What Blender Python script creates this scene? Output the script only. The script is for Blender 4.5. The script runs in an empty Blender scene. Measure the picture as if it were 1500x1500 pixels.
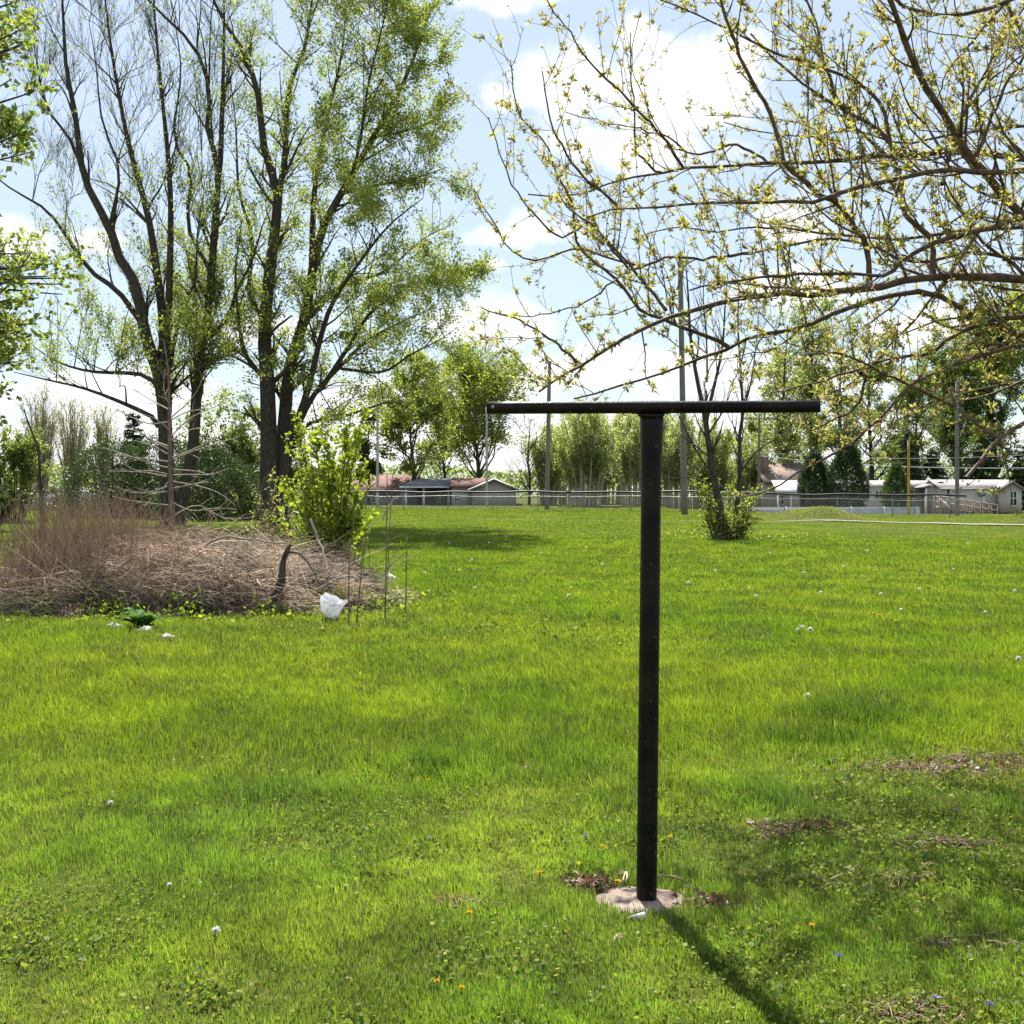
import bpy, math, random
import numpy as np
from mathutils import Vector
random.seed(7)
RNG = np.random.default_rng(11)
SC = bpy.context.scene
COL = SC.collection
R = math.radians
FPX = 1800.0          # focal length in pixels of the 1500 px picture
CAMH = 1.6
PITCH = math.atan(28 / FPX)
SUN_EL, SUN_AZ = R(53), R(-13)   # azimuth measured clockwise from +Y

# ------------------------------------------------------------------ terrain
def sstep(a, b, v):
    t = np.clip((np.asarray(v, float) - a) / (b - a), 0, 1)
    return t * t * (3 - 2 * t)

def gz(x, y):
    x = np.asarray(x, float); y = np.asarray(y, float)
    right = sstep(9, 26, x)
    z = 0.36 * sstep(34, 80, y) * (1 - .55 * right) + 0.22 * sstep(80, 108, y) * (1 - right) - 0.85 * sstep(82, 104, y) * right
    z = z + 0.012 * np.sin(x * 1.7 + 0.6 * y) * np.cos(y * 1.3 - 0.4 * x) + 0.02 * np.sin(x * 0.43 + 1.1) * np.sin(y * 0.37)
    d2 = ((x - 15.4) / 2.7) ** 2 + ((y - 63.0) / 2.2) ** 2
    z = z + 0.60 * np.exp(-d2 * 1.3) + 0.20 * np.exp(-(((x - 16.2) / 1.0) ** 2 + ((y - 62.2) / 0.9) ** 2))
    return z

def g1(x, y): return float(gz(x, y))

def P(px, py, d):
    u = (px - 750) / FPX; v = (750 - py) / FPX
    cy, sy = math.cos(PITCH), math.sin(PITCH)
    ry = cy + v * sy; rz = -sy + v * cy
    s = d / ry
    return np.array([u * s, d, CAMH + rz * s])

def G(px, py):
    """point of the ground seen at a pixel"""
    d = 3.0
    while d < 140:
        p = P(px, py, d)
        if p[2] <= g1(p[0], p[1]): break
        d += 0.05
    return np.array([p[0], p[1], g1(p[0], p[1])])

# ------------------------------------------------------------------ noise
def vnoise(x, y, seed=0):
    xi = np.floor(x).astype(np.int64); yi = np.floor(y).astype(np.int64)
    xf = x - xi; yf = y - yi
    def h(a, b):
        n = (a * 374761393 + b * 668265263 + seed * 974711) & 0x7fffffff
        n = ((n ^ (n >> 13)) * 1274126177) & 0x7fffffff
        n = (n ^ (n >> 16)) & 0xffff
        return n / 65535.0
    u = xf * xf * (3 - 2 * xf); v = yf * yf * (3 - 2 * yf)
    return (h(xi, yi) * (1 - u) + h(xi + 1, yi) * u) * (1 - v) + (h(xi, yi + 1) * (1 - u) + h(xi + 1, yi + 1) * u) * v

def fbm(x, y, seed=0, o=3):
    s = 0; a = 0.5; t = 0
    for i in range(o):
        s = s + a * vnoise(x * 2 ** i, y * 2 ** i, seed + i * 7); t += a; a *= 0.5
    return s / t

# ------------------------------------------------------------------ mesh building
class MB:
    def __init__(s): s.V = []; s.F = []; s.C = []; s.n = 0
    def add(s, V, Fs, C=None):
        V = np.asarray(V, float).reshape(-1, 3)
        for F in (Fs if isinstance(Fs, list) else [Fs]):
            F = np.asarray(F, np.int64)
            if F.size: s.F.append(F + s.n)
        s.V.append(V)
        if C is None: C = (1, 1, 1)
        C = np.asarray(C, float)
        if C.ndim == 1: C = np.tile(C, (len(V), 1))
        s.C.append(C); s.n += len(V)
        return s
    def build(s, name, mat, parent=None, smooth=False, loc=None):
        V = np.concatenate(s.V); C = np.concatenate(s.C)
        if loc is not None: V = V - np.asarray(loc)
        me = bpy.data.meshes.new(name)
        me.vertices.add(len(V)); me.vertices.foreach_set('co', V.astype(np.float32).ravel())
        lv = np.concatenate([f.ravel() for f in s.F]); tot = np.concatenate([np.full(len(f), f.shape[1]) for f in s.F])
        st = np.concatenate([[0], np.cumsum(tot)[:-1]])
        me.loops.add(len(lv)); me.loops.foreach_set('vertex_index', lv.astype(np.int32))
        me.polygons.add(len(tot)); me.polygons.foreach_set('loop_start', st.astype(np.int32))
        me.update(calc_edges=True)
        if smooth: me.polygons.foreach_set('use_smooth', np.ones(len(tot), bool))
        ca = me.color_attributes.new('Col', 'FLOAT_COLOR', 'POINT')
        ca.data.foreach_set('color', np.concatenate([C, np.ones((len(C), 1))], 1).astype(np.float32).ravel())
        me.materials.append(mat)
        o = bpy.data.objects.new(name, me); COL.objects.link(o)
        if parent is not None: o.parent = parent
        elif loc is not None: o.location = loc
        return o

def tag(o, label=None, cat=None, group=None, kind=None):
    if label: o['label'] = label
    if cat: o['category'] = cat
    if group: o['group'] = group
    if kind: o['kind'] = kind
    return o

def empty(name, loc, label, cat, group=None):
    o = bpy.data.objects.new(name, None); COL.objects.link(o); o.location = [float(v) for v in loc]
    o.empty_display_size = 0.2
    return tag(o, label, cat, group)

def unit(v):
    return v / np.maximum(np.linalg.norm(v, axis=-1, keepdims=True), 1e-9)

def resample(pts, n):
    pts = np.asarray(pts, float)
    # Catmull-Rom through the points, then even spacing
    p = np.vstack([2 * pts[0] - pts[1], pts, 2 * pts[-1] - pts[-2]])
    out = []
    for i in range(1, len(p) - 2):
        for t in np.linspace(0, 1, 8, endpoint=False):
            a, b, c, d = p[i - 1], p[i], p[i + 1], p[i + 2]
            out.append(0.5 * (2 * b + (c - a) * t + (2 * a - 5 * b + 4 * c - d) * t * t + (-a + 3 * b - 3 * c + d) * t ** 3))
    out.append(pts[-1]); out = np.array(out)
    s = np.concatenate([[0], np.cumsum(np.linalg.norm(np.diff(out, axis=0), axis=1))])
    q = np.linspace(0, s[-1], n)
    return np.stack([np.interp(q, s, out[:, k]) for k in range(3)], 1)

def tubes(mb, paths, rad, sides=4, col=(1, 1, 1), cap=False):
    paths = np.asarray(paths, float)
    if paths.ndim == 2: paths = paths[None]
    rad = np.asarray(rad, float)
    if rad.ndim == 1: rad = rad[None]
    if len(paths) == 0: return
    Pn, n, _ = paths.shape
    t = unit(np.gradient(paths, axis=1))
    ref = np.where(np.abs(t[:, :1, 2:3]) > 0.8, np.array([1.0, 0.13, 0]), np.array([0.07, 0.1, 1.0]))
    a = unit(np.cross(t, np.broadcast_to(ref, t.shape))); b = np.cross(t, a)
    th = np.arange(sides) * 2 * np.pi / sides
    V = paths[:, :, None, :] + rad[:, :, None, None] * (a[:, :, None, :] * np.cos(th)[None, None, :, None] + b[:, :, None, :] * np.sin(th)[None, None, :, None])
    base = (np.arange(Pn) * n * sides)[:, None, None] + (np.arange(n - 1) * sides)[None, :, None] + np.arange(sides)[None, None, :]
    nx = (np.arange(Pn) * n * sides)[:, None, None] + (np.arange(n - 1) * sides)[None, :, None] + ((np.arange(sides) + 1) % sides)[None, None, :]
    F = np.stack([base, nx, nx + sides, base + sides], -1).reshape(-1, 4)
    c = np.asarray(col, float)
    if c.ndim == 2: c = np.repeat(c, n * sides, 0)
    Fs = [F]
    if cap and sides >= 3:
        st = (np.arange(Pn) * n * sides)[:, None]
        Fs.append(st + np.arange(sides)[::-1][None]); Fs.append(st + (n - 1) * sides + np.arange(sides)[None])
    mb.add(V.reshape(-1, 3), Fs, c)

def spawn(paths, rads, dens, t0, t1, L, ang, up=0.2, droop=0.0, wig=0.15, npts=5, rfac=0.55, rmin=0.004, taper=0.3, Lt=0.4, rng=RNG, keep=None):
    n = paths.shape[1]
    ln = np.linalg.norm(np.diff(paths, axis=1), axis=2).sum(1)
    cnt = rng.poisson(dens * ln * (t1 - t0))
    idx = np.repeat(np.arange(len(paths)), cnt); m = len(idx)
    t = rng.uniform(t0, t1, m); f = np.minimum(t * (n - 1), n - 1.001); i = f.astype(int); w = (f - i)[:, None]
    base = paths[idx, i] * (1 - w) + paths[idx, i + 1] * w
    if keep is not None:
        k = keep(base); idx, t, i, w, base = idx[k], t[k], i[k], w[k], base[k]; m = len(idx)
    tan = unit(paths[idx, i + 1] - paths[idx, i])
    r = (rads[idx, i] * (1 - w[:, 0]) + rads[idx, i + 1] * w[:, 0])
    q = rng.normal(size=(m, 3)); q = unit(q - tan * (q * tan).sum(1, keepdims=True))
    a = (ang * rng.uniform(0.65, 1.3, m))[:, None]
    d = unit(tan * np.cos(a) + q * np.sin(a) + np.array([0, 0, up]))
    le = (L * (1 - Lt * t) * rng.uniform(0.5, 1.25, m) / (npts - 1))[:, None]
    pts = [base]; p = base
    for k in range(npts - 1):
        p = p + d * le; pts.append(p)
        d = unit(d + np.array([0, 0, droop]) + wig * rng.normal(size=(m, 3)))
    r0 = np.maximum(r * rfac, rmin)
    rr = r0[:, None] * np.linspace(1, taper, npts)[None]
    return np.stack(pts, 1), np.maximum(rr, rmin * 0.6)

def resize(p, n):
    t = np.linspace(0, 1, n) * (p.shape[1] - 1); i = np.minimum(t.astype(int), p.shape[1] - 2); w_ = (t - i)[None, :, None]
    return p[:, i] * (1 - w_) + p[:, i + 1] * w_
def resize_r(r, n): return resize(r[:, :, None], n)[:, :, 0]

def along(paths, per, rng=RNG, t0=0.15, t1=1.0):
    """random points on paths (per path count) with tangents"""
    n = paths.shape[1]; m = len(paths)
    cnt = rng.poisson(per, m) if np.isscalar(per) else rng.poisson(per)
    idx = np.repeat(np.arange(m), cnt); k = len(idx)
    f = np.minimum(rng.uniform(t0, t1, k) * (n - 1), n - 1.001); i = f.astype(int); w = (f - i)[:, None]
    return paths[idx, i] * (1 - w) + paths[idx, i + 1] * w, unit(paths[idx, i + 1] - paths[idx, i])

def leaves(mb, pos, size, cols, rng=RNG, axis=None, flat=0.5, asp=0.5, colvar=0.25, rnd=False):
    m = len(pos)
    if m == 0: return
    size = np.broadcast_to(np.asarray(size, float), (m,)) * rng.uniform(0.6, 1.3, m)
    a = rng.normal(size=(m, 3)) if axis is None else axis + 0.5 * rng.normal(size=(m, 3))
    a = unit(a * np.array([1, 1, 1 - 0.5 * flat]))
    nrm = rng.normal(size=(m, 3)) * (1 - flat) + np.array([0, 0, 1]) * flat + 0.25 * rng.normal(size=(m, 3))
    b = unit(np.cross(nrm, a)); nn = np.cross(a, b)
    s = size[:, None]
    V = np.stack([pos, pos + a * s * 0.45 + b * s * asp * 0.5 + nn * s * 0.1, pos + a * s - nn * s * 0.08, pos + a * s * 0.45 - b * s * asp * 0.5 + nn * s * 0.1], 1)
    k = 4
    if rnd:
        k = 7; q = [(0, 0, 0), (.22, .42, .03), (.6, .52, .07), (.9, .26, .02), (.9, -.26, .02), (.6, -.52, .07), (.22, -.42, .03)]
        V = np.stack([pos + a * s * f + b * s * asp * g + nn * s * e for f, g, e in q], 1)
    F = np.arange(m * k).reshape(m, k)
    cols = np.asarray(cols, float)
    c = cols[rng.integers(0, len(cols), m)] * rng.uniform(1 - colvar, 1 + colvar, (m, 1))
    mb.add(V.reshape(-1, 3), F, np.repeat(c, k, 0))

def box(mb, lo, hi, col=(1, 1, 1), rot=0.0, piv=None):
    lo = np.asarray(lo, float); hi = np.asarray(hi, float)
    V = np.array([[x, y, z] for z in (lo[2], hi[2]) for y in (lo[1], hi[1]) for x in (lo[0], hi[0])])
    if rot:
        pv = np.asarray(piv if piv is not None else (lo + hi) / 2, float)
        c, s = math.cos(rot), math.sin(rot); q = V - pv
        V = np.stack([q[:, 0] * c - q[:, 1] * s, q[:, 0] * s + q[:, 1] * c, q[:, 2]], 1) + pv
    mb.add(V, np.array([[0, 2, 3, 1], [4, 5, 7, 6], [0, 1, 5, 4], [2, 6, 7, 3], [0, 4, 6, 2], [1, 3, 7, 5]]), col)

def bar(mb, a, b, r, sides=6, col=(1, 1, 1), r2=None):
    tubes(mb, np.array([[a, b]], float), np.array([[r, r if r2 is None else r2]]), sides, col, cap=True)

def poly_prism(mb, pts2, y0, y1, col=(1, 1, 1)):
    """polygon in x,z extruded along y"""
    n = len(pts2); V = [[p[0], y0, p[1]] for p in pts2] + [[p[0], y1, p[1]] for p in pts2]
    Fs = [np.array([list(range(n))]), np.array([list(range(2 * n - 1, n - 1, -1))]),
          np.array([[i, i + n, (i + 1) % n + n, (i + 1) % n] for i in range(n)])]
    mb.add(V, Fs, col)

# ------------------------------------------------------------------ materials
def newmat(name):
    m = bpy.data.materials.new(name); m.use_nodes = True
    nt = m.node_tree; nt.nodes.clear()
    out = nt.nodes.new('ShaderNodeOutputMaterial')
    return m, nt, out

def foliage(name, trans=0.5, gloss=0.06, tint=(1.25, 1.2, 0.75)):
    m, nt, out = newmat(name); N = nt.nodes.new; L = nt.links.new
    at = N('ShaderNodeAttribute'); at.attribute_name = 'Col'
    d = N('ShaderNodeBsdfDiffuse'); L(at.outputs['Color'], d.inputs['Color'])
    mul = N('ShaderNodeMix'); mul.data_type = 'RGBA'; mul.blend_type = 'MULTIPLY'; mul.inputs[0].default_value = 1
    L(at.outputs['Color'], mul.inputs[6]); mul.inputs[7].default_value = (tint[0], tint[1], tint[2], 1)
    t = N('ShaderNodeBsdfTranslucent'); L(mul.outputs[2], t.inputs['Color'])
    mx = N('ShaderNodeMixShader'); mx.inputs[0].default_value = trans
    L(d.outputs[0], mx.inputs[1]); L(t.outputs[0], mx.inputs[2])
    g = N('ShaderNodeBsdfGlossy'); g.inputs['Roughness'].default_value = 0.45; g.inputs['Color'].default_value = (1, 1, 1, 1)
    mx2 = N('ShaderNodeMixShader'); mx2.inputs[0].default_value = gloss
    L(mx.outputs[0], mx2.inputs[1]); L(g.outputs[0], mx2.inputs[2]); L(mx2.outputs[0], out.inputs[0])
    return m

def surf(name, c1, c2=None, scale=8.0, rough=0.8, bump=0.0, spec=0.3, usecol=False, stretch=None, metallic=0.0, detail=6, lo=0.35, hi=0.65, bscale=None):
    m, nt, out = newmat(name); N = nt.nodes.new; L = nt.links.new
    b = N('ShaderNodeBsdfPrincipled'); b.inputs['Roughness'].default_value = rough
    b.inputs['Specular IOR Level'].default_value = spec; b.inputs['Metallic'].default_value = metallic
    geo = N('ShaderNodeNewGeometry'); mp = N('ShaderNodeMapping'); L(geo.outputs['Position'], mp.inputs['Vector'])
    if stretch: mp.inputs['Scale'].default_value = stretch
    nz = N('ShaderNodeTexNoise'); nz.inputs['Scale'].default_value = scale; nz.inputs['Detail'].default_value = detail
    L(mp.outputs[0], nz.inputs['Vector'])
    rp = N('ShaderNodeValToRGB'); rp.color_ramp.elements[0].position = lo; rp.color_ramp.elements[1].position = hi
    rp.color_ramp.elements[0].color = (*c1, 1); rp.color_ramp.elements[1].color = (*(c2 or c1), 1)
    L(nz.outputs['Fac'], rp.inputs[0])
    src = rp.outputs[0]
    if usecol:
        at = N('ShaderNodeAttribute'); at.attribute_name = 'Col'
        mul = N('ShaderNodeMix'); mul.data_type = 'RGBA'; mul.blend_type = 'MULTIPLY'; mul.inputs[0].default_value = 1
        L(src, mul.inputs[6]); L(at.outputs['Color'], mul.inputs[7]); src = mul.outputs[2]
    L(src, b.inputs['Base Color'])
    if bump:
        bp = N('ShaderNodeBump'); bp.inputs['Strength'].default_value = bump; bp.inputs['Distance'].default_value = 0.02
        n2 = nz
        if bscale:
            n2 = N('ShaderNodeTexNoise'); n2.inputs['Scale'].default_value = bscale; n2.inputs['Detail'].default_value = 6
            L(mp.outputs[0], n2.inputs['Vector'])
        L(n2.outputs['Fac'], bp.inputs['Height']); L(bp.outputs[0], b.inputs['Normal'])
    L(b.outputs[0], out.inputs[0])
    return m

M_leaf = foliage('leaf', 0.58, 0.03)
M_needle = foliage('needle', 0.25, 0.04, (1.1, 1.15, 0.8))
M_grass = foliage('grass_blade', 0.55, 0.02, (1.12, 1.28, 0.6))
M_weed = foliage('weed_leaf', 0.45, 0.006, (1.2, 1.2, 0.7))
M_dry = foliage('dry_stem', 0.25, 0.03, (1.1, 1.0, 0.9))
M_petal = foliage('petal', 0.4, 0.02, (1, 1, 1))
M_bark = surf('bark', (0.035, 0.028, 0.022), (0.10, 0.082, 0.066), 9, 0.9, 0.6, 0.2, stretch=(2.5, 2.5, 0.5))
M_barkfar = surf('bark_far', (0.05, 0.042, 0.036), (0.09, 0.075, 0.06), 5, 0.9, 0, 0.2)
M_twig = surf('fruit_bark', (0.05, 0.030, 0.020), (0.15, 0.092, 0.06), 25, 0.75, 0.5, 0.35)
M_palebark = surf('pale_bark', (0.26, 0.22, 0.17), (0.42, 0.37, 0.30), 20, 0.85, 0.2, 0.2)
M_dead = surf('dead_bark', (0.13, 0.085, 0.065), (0.24, 0.165, 0.125), 15, 0.85, 0.4, 0.2)
M_soil = surf('soil', (0.05, 0.034, 0.02), (0.11, 0.075, 0.05), 12, 0.95, 0.5, 0.1)
M_white = surf('white_paint', (0.72, 0.72, 0.70), (0.80, 0.80, 0.78), 3, 0.5, 0, 0.3)
M_steel = surf('galvanised', (0.24, 0.245, 0.25), (0.34, 0.345, 0.35), 20, 0.45, 0, 0.5, metallic=0.5)
M_black = surf('black_pipe', (0.014, 0.014, 0.016), (0.02, 0.02, 0.022), 6, 0.5, 0, 0.4)
M_glass = surf('window_glass', (0.02, 0.025, 0.03), (0.05, 0.06, 0.07), 3, 0.08, 0, 0.6)
M_pole = surf('weathered_pole', (0.15, 0.13, 0.115), (0.26, 0.23, 0.21), 6, 0.9, 0.2, 0.1, stretch=(6, 6, 0.4))
M_wire = surf('wire', (0.35, 0.36, 0.37), (0.4, 0.41, 0.42), 2, 0.5, 0, 0.4)
M_tyre = surf('tyre', (0.015, 0.015, 0.015), (0.03, 0.03, 0.03), 10, 0.9)
M_carpaint = surf('white_car_paint', (0.75, 0.76, 0.78), (0.78, 0.79, 0.80), 1, 0.25, 0, 0.6)

# ------------------------------------------------------------------ world: sky with cumulus
w = bpy.data.worlds.new("World"); SC.world = w; w.use_nodes = True
nt = w.node_tree; N = nt.nodes.new; L = nt.links.new
bg = nt.nodes['Background']
sky = N('ShaderNodeTexSky'); sky.sky_type = 'NISHITA'; sky.sun_disc = False
sky.sun_elevation = SUN_EL; sky.sun_rotation = SUN_AZ; sky.air_density = 1.0; sky.dust_density = 0.5; sky.ozone_density = 2.0
tc = N('ShaderNodeTexCoord'); sep = N('ShaderNodeSeparateXYZ'); L(tc.outputs['Generated'], sep.inputs[0])
def mth(op, a, b=None, clamp=False):
    n = N('ShaderNodeMath'); n.operation = op; n.use_clamp = clamp
    for i, v in enumerate((a, b)):
        if v is None: continue
        if isinstance(v, (int, float)): n.inputs[i].default_value = v
        else: L(v, n.inputs[i])
    return n.outputs[0]
yy = mth('MAXIMUM', sep.outputs['Y'], 0.05)
u = mth('DIVIDE', sep.outputs['X'], yy); v = mth('DIVIDE', sep.outputs['Z'], yy)
cmb = N('ShaderNodeCombineXYZ'); L(u, cmb.inputs[0]); L(v, cmb.inputs[1])
def noise(vec, scale, detail, rough=0.55, col=False):
    n = N('ShaderNodeTexNoise'); n.inputs['Scale'].default_value = scale; n.inputs['Detail'].default_value = detail
    n.inputs['Roughness'].default_value = rough; L(vec, n.inputs['Vector'])
    return n.outputs['Color' if col else 'Fac']
def vm(op, a, b):
    n = N('ShaderNodeVectorMath'); n.operation = op
    for i, q in enumerate((a, b)):
        if isinstance(q, tuple): n.inputs[i].default_value = q
        else: L(q, n.inputs[i])
    return n.outputs['Value' if op == 'LENGTH' else 'Vector']
wob = vm('MULTIPLY', vm('SUBTRACT', noise(cmb.outputs[0], 14, 3, col=True), (0.5, 0.5, 0.5)), (0.055, 0.04, 0))
uvw = vm('ADD', cmb.outputs[0], wob)
blobs = [(835, 125, 95, 75), (955, 140, 120, 95), (1050, 120, 120, 80), (930, 215, 150, 45), (930, 60, 40, 40), (735, 155, 35, 25),
         (715, 2, 65, 26), (830, -4, 70, 22), (720, 475, 110, 45), (790, 550, 170, 40), (940, 530, 160, 40), (760, 335, 90, 28), (715, 395, 26, 15),
         (25, 350, 100, 40), (140, 350, 60, 22), (170, 575, 210, 50), (620, 600, 220, 45), (1160, 320, 80, 45), (1170, 430, 120, 40), (1130, 560, 220, 55), (850, 640, 900, 45), (300, 640, 500, 40),
         (1350, 470, 120, 40), (400, 480, 130, 30)]
acc = None
for (bx, by, rx, ry) in blobs:
    q = vm('MULTIPLY', vm('SUBTRACT', uvw, ((bx - 750) / FPX, (722 - by) / FPX, 0)), (FPX / rx, FPX / ry, 0))
    e = mth('SUBTRACT', 1.0, vm('LENGTH', q, (0, 0, 0)))
    acc = e if acc is None else mth('MAXIMUM', acc, e)
nf = noise(cmb.outputs[0], 20, 7, 0.6)
front = mth('GREATER_THAN', sep.outputs['Y'], 0.06)
dens = mth('ADD', acc, mth('MULTIPLY', mth('SUBTRACT', nf, 0.5), 1.5))
mr = N('ShaderNodeMapRange'); mr.interpolation_type = 'SMOOTHSTEP'; L(dens, mr.inputs[0])
mr.inputs[1].default_value = -0.08; mr.inputs[2].default_value = 0.72
# wide cloud field behind and overhead
zz = mth('MAXIMUM', sep.outputs['Z'], 0.08)
cm2 = N('ShaderNodeCombineXYZ'); L(mth('DIVIDE', sep.outputs['X'], zz), cm2.inputs[0]); L(mth('DIVIDE', sep.outputs['Y'], zz), cm2.inputs[1])
mr2 = N('ShaderNodeMapRange'); mr2.interpolation_type = 'SMOOTHSTEP'; L(noise(cm2.outputs[0], 1.6, 6), mr2.inputs[0])
mr2.inputs[1].default_value = 0.54; mr2.inputs[2].default_value = 0.68
infront = N('ShaderNodeMapRange'); L(sep.outputs['Y'], infront.inputs[0]); infront.inputs[1].default_value = 0.45; infront.inputs[2].default_value = 0.75
fr = infront.outputs[0]
cov = mth('ADD', mth('MULTIPLY', mr.outputs[0], fr), mth('MULTIPLY', mr2.outputs[0], mth('SUBTRACT', 1.0, fr)))
above = mth('GREATER_THAN', sep.outputs['Z'], -0.02)
cov = mth('MULTIPLY', mth('MULTIPLY', cov, above), 0.93)
shade = N('ShaderNodeMapRange'); L(noise(cmb.outputs[0], 9, 4), shade.inputs[0]); shade.inputs[1].default_value = 0.35; shade.inputs[2].default_value = 0.7
shade.inputs[3].default_value = 9.5; shade.inputs[4].default_value = 12.0
cc = N('ShaderNodeCombineXYZ')
L(mth('MULTIPLY', shade.outputs[0], 1.0), cc.inputs[0]); L(mth('MULTIPLY', shade.outputs[0], 0.99), cc.inputs[1]); L(mth('MULTIPLY', shade.outputs[0], 1.0), cc.inputs[2])
veil = N('ShaderNodeMix'); veil.data_type = 'RGBA'; veil.inputs[0].default_value = 0.55   # thin high veil over the blue
L(sky.outputs[0], veil.inputs[6]); veil.inputs[7].default_value = (6.9, 8.0, 9.2, 1)
mx = N('ShaderNodeMix'); mx.data_type = 'RGBA'; L(cov, mx.inputs[0]); L(veil.outputs[2], mx.inputs[6]); L(cc.outputs[0], mx.inputs[7])
L(mx.outputs[2], bg.inputs[0]); bg.inputs[1].default_value = 0.050

sun = bpy.data.lights.new('sun', 'SUN'); sun.energy = 5.0; sun.angle = R(0.5); sun.color = (1.0, 0.965, 0.90)
so = bpy.data.objects.new('sun', sun); COL.objects.link(so)
SD = Vector((math.sin(SUN_AZ) * math.cos(SUN_EL), math.cos(SUN_AZ) * math.cos(SUN_EL), math.sin(SUN_EL)))
so.rotation_euler = SD.to_track_quat('Z', 'Y').to_euler(); so.location = (-8, 30, 40)

cam = bpy.data.cameras.new('camera'); co = bpy.data.objects.new('camera', cam); COL.objects.link(co)
cam.sensor_width = 36; cam.lens = 36 * FPX / 1500; cam.clip_start = 0.05; cam.clip_end = 3000
co.location = (0, 0, CAMH); co.rotation_euler = (R(90) - PITCH, 0, 0); SC.camera = co
SC.view_settings.view_transform = 'Standard'; SC.view_settings.look = 'None'; SC.view_settings.exposure = 1.36
SC.cycles.max_bounces = 7; SC.cycles.diffuse_bounces = 3; SC.cycles.glossy_bounces = 2; SC.cycles.transmission_bounces = 4; SC.cycles.transparent_max_bounces = 6
SC.cycles.sample_clamp_indirect = 6

# ------------------------------------------------------------------ ground
def ground():
    ys = np.concatenate([np.linspace(-25, 0, 20), np.linspace(0.3, 16, 110), np.linspace(16.4, 60, 90), np.linspace(60.6, 115, 80), np.geomspace(117, 900, 30)])
    xs = np.concatenate([-np.geomspace(700, 27, 26), np.linspace(-26, 26, 150), np.geomspace(27, 700, 26)])
    X, Y = np.meshgrid(xs, ys); Z = gz(X, Y)
    V = np.stack([X, Y, Z], -1).reshape(-1, 3); nx = len(xs); ny = len(ys)
    i = np.arange(nx - 1)[None] + (np.arange(ny - 1) * nx)[:, None]
    F = np.stack([i, i + 1, i + 1 + nx, i + nx], -1).reshape(-1, 4)
    m, nt, out = newmat('lawn_ground'); N = nt.nodes.new; L = nt.links.new
    b = N('ShaderNodeBsdfPrincipled'); b.inputs['Roughness'].default_value = 0.95; b.inputs['Specular IOR Level'].default_value = 0.05
    geo = N('ShaderNodeNewGeometry')
    n1 = N('ShaderNodeTexNoise'); n1.inputs['Scale'].default_value = 0.35; n1.inputs['Detail'].default_value = 8
    mp = N('ShaderNodeMapping'); mp.inputs['Scale'].default_value = (1, 1, 1); L(geo.outputs['Position'], mp.inputs[0]); L(mp.outputs[0], n1.inputs['Vector'])
    n2 = N('ShaderNodeTexNoise'); n2.inputs['Scale'].default_value = 30; n2.inputs['Detail'].default_value = 6; L(geo.outputs['Position'], n2.inputs['Vector'])
    r1 = N('ShaderNodeValToRGB'); e = r1.color_ramp.elements
    e[0].position = 0.35; e[0].color = (0.055, 0.085, 0.014, 1); e[1].position = 0.68; e[1].color = (0.11, 0.12, 0.03, 1)
    L(n1.outputs['Fac'], r1.inputs[0])
    r2 = N('ShaderNodeValToRGB'); e = r2.color_ramp.elements
    e[0].position = 0.4; e[0].color = (0.55, 0.5, 0.45, 1); e[1].position = 0.65; e[1].color = (1.2, 1.1, 1.0, 1); L(n2.outputs['Fac'], r2.inputs[0])
    mu = N('ShaderNodeMix'); mu.data_type = 'RGBA'; mu.blend_type = 'MULTIPLY'; mu.inputs[0].default_value = 1
    L(r1.outputs[0], mu.inputs[6]); L(r2.outputs[0], mu.inputs[7]); L(mu.outputs[2], b.inputs['Base Color'])
    L(b.outputs[0], out.inputs[0])
    mb = MB(); mb.add(V, F)
    tag(mb.build('lawn', m, smooth=True), 'wide green lawn running back to the fence', 'lawn', kind='structure')
ground()

# spots on the lawn with their own cover: (px, py, rx m, ry m)
FOOT = G(935, 1326)
BARE = [(*G(672, 1328)[:2], .13, .10), (*G(1180, 1222)[:2], .28, .16), (*G(1385, 1132)[:2], .55, .28), (*G(1390, 1246)[:2], .22, .12), (*G(1455, 1118)[:2], .45, .2),
        (*G(1045, 1336)[:2], .16, .10), (*G(1330, 1490)[:2], .18, .14), (*G(775, 1135)[:2], .16, .08), (*G(866, 1302)[:2], .09, .07), (*G(1290, 1300)[:2], .3, .12), (*G(1400, 1390)[:2], .2, .1)]
TALL = [(*G(620, 1133)[:2], .25, .3), (*G(420, 1168)[:2], .45, .3), (*G(1230, 1060)[:2], .5, .4), (*G(880, 1185)[:2], .35, .2), (*G(1160, 1170)[:2], .5, .35), (*G(985, 1225)[:2], .3, .25), (*G(1420, 1180)[:2], .5, .35),
        (*G(1200, 1090)[:2], .5, .3), (*G(905, 912)[:2], .25, .2)]

def spot(x, y, L_):
    s = np.zeros_like(x)
    for (a, b, rx, ry) in L_:
        wv = 1.3 * (fbm(x * 7, y * 9, 91, 3) - .5)
        s = np.maximum(s, 1 - np.sqrt(((x - a) / rx) ** 2 + ((y - b) / ry) ** 2) + wv)
    return np.clip(s, 0, 1)

def in_brush(x, y):
    e = ((x + 4.7) / 3.25) ** 2 + ((y - 17.6) / 2.35) ** 2 + 1.1 * (fbm(x * 1.8, y * 1.8, 12) - .5)
    return e < .93

PATHPTS = np.array([[-14, 66.0], [-6, 65.0], [0, 63.0], [6, 60.0], [11, 60], [16, 60], [20, 58.5], [26, 56.0], [34, 53]])
def path_y(x): return np.interp(x, PATHPTS[:, 0], PATHPTS[:, 1])
def path_w(x): return np.interp(x, [-14, 8, 14, 17, 20, 34], [0.08, 0.10, 0.25, 0.7, 1.2, 1.7])

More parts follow.
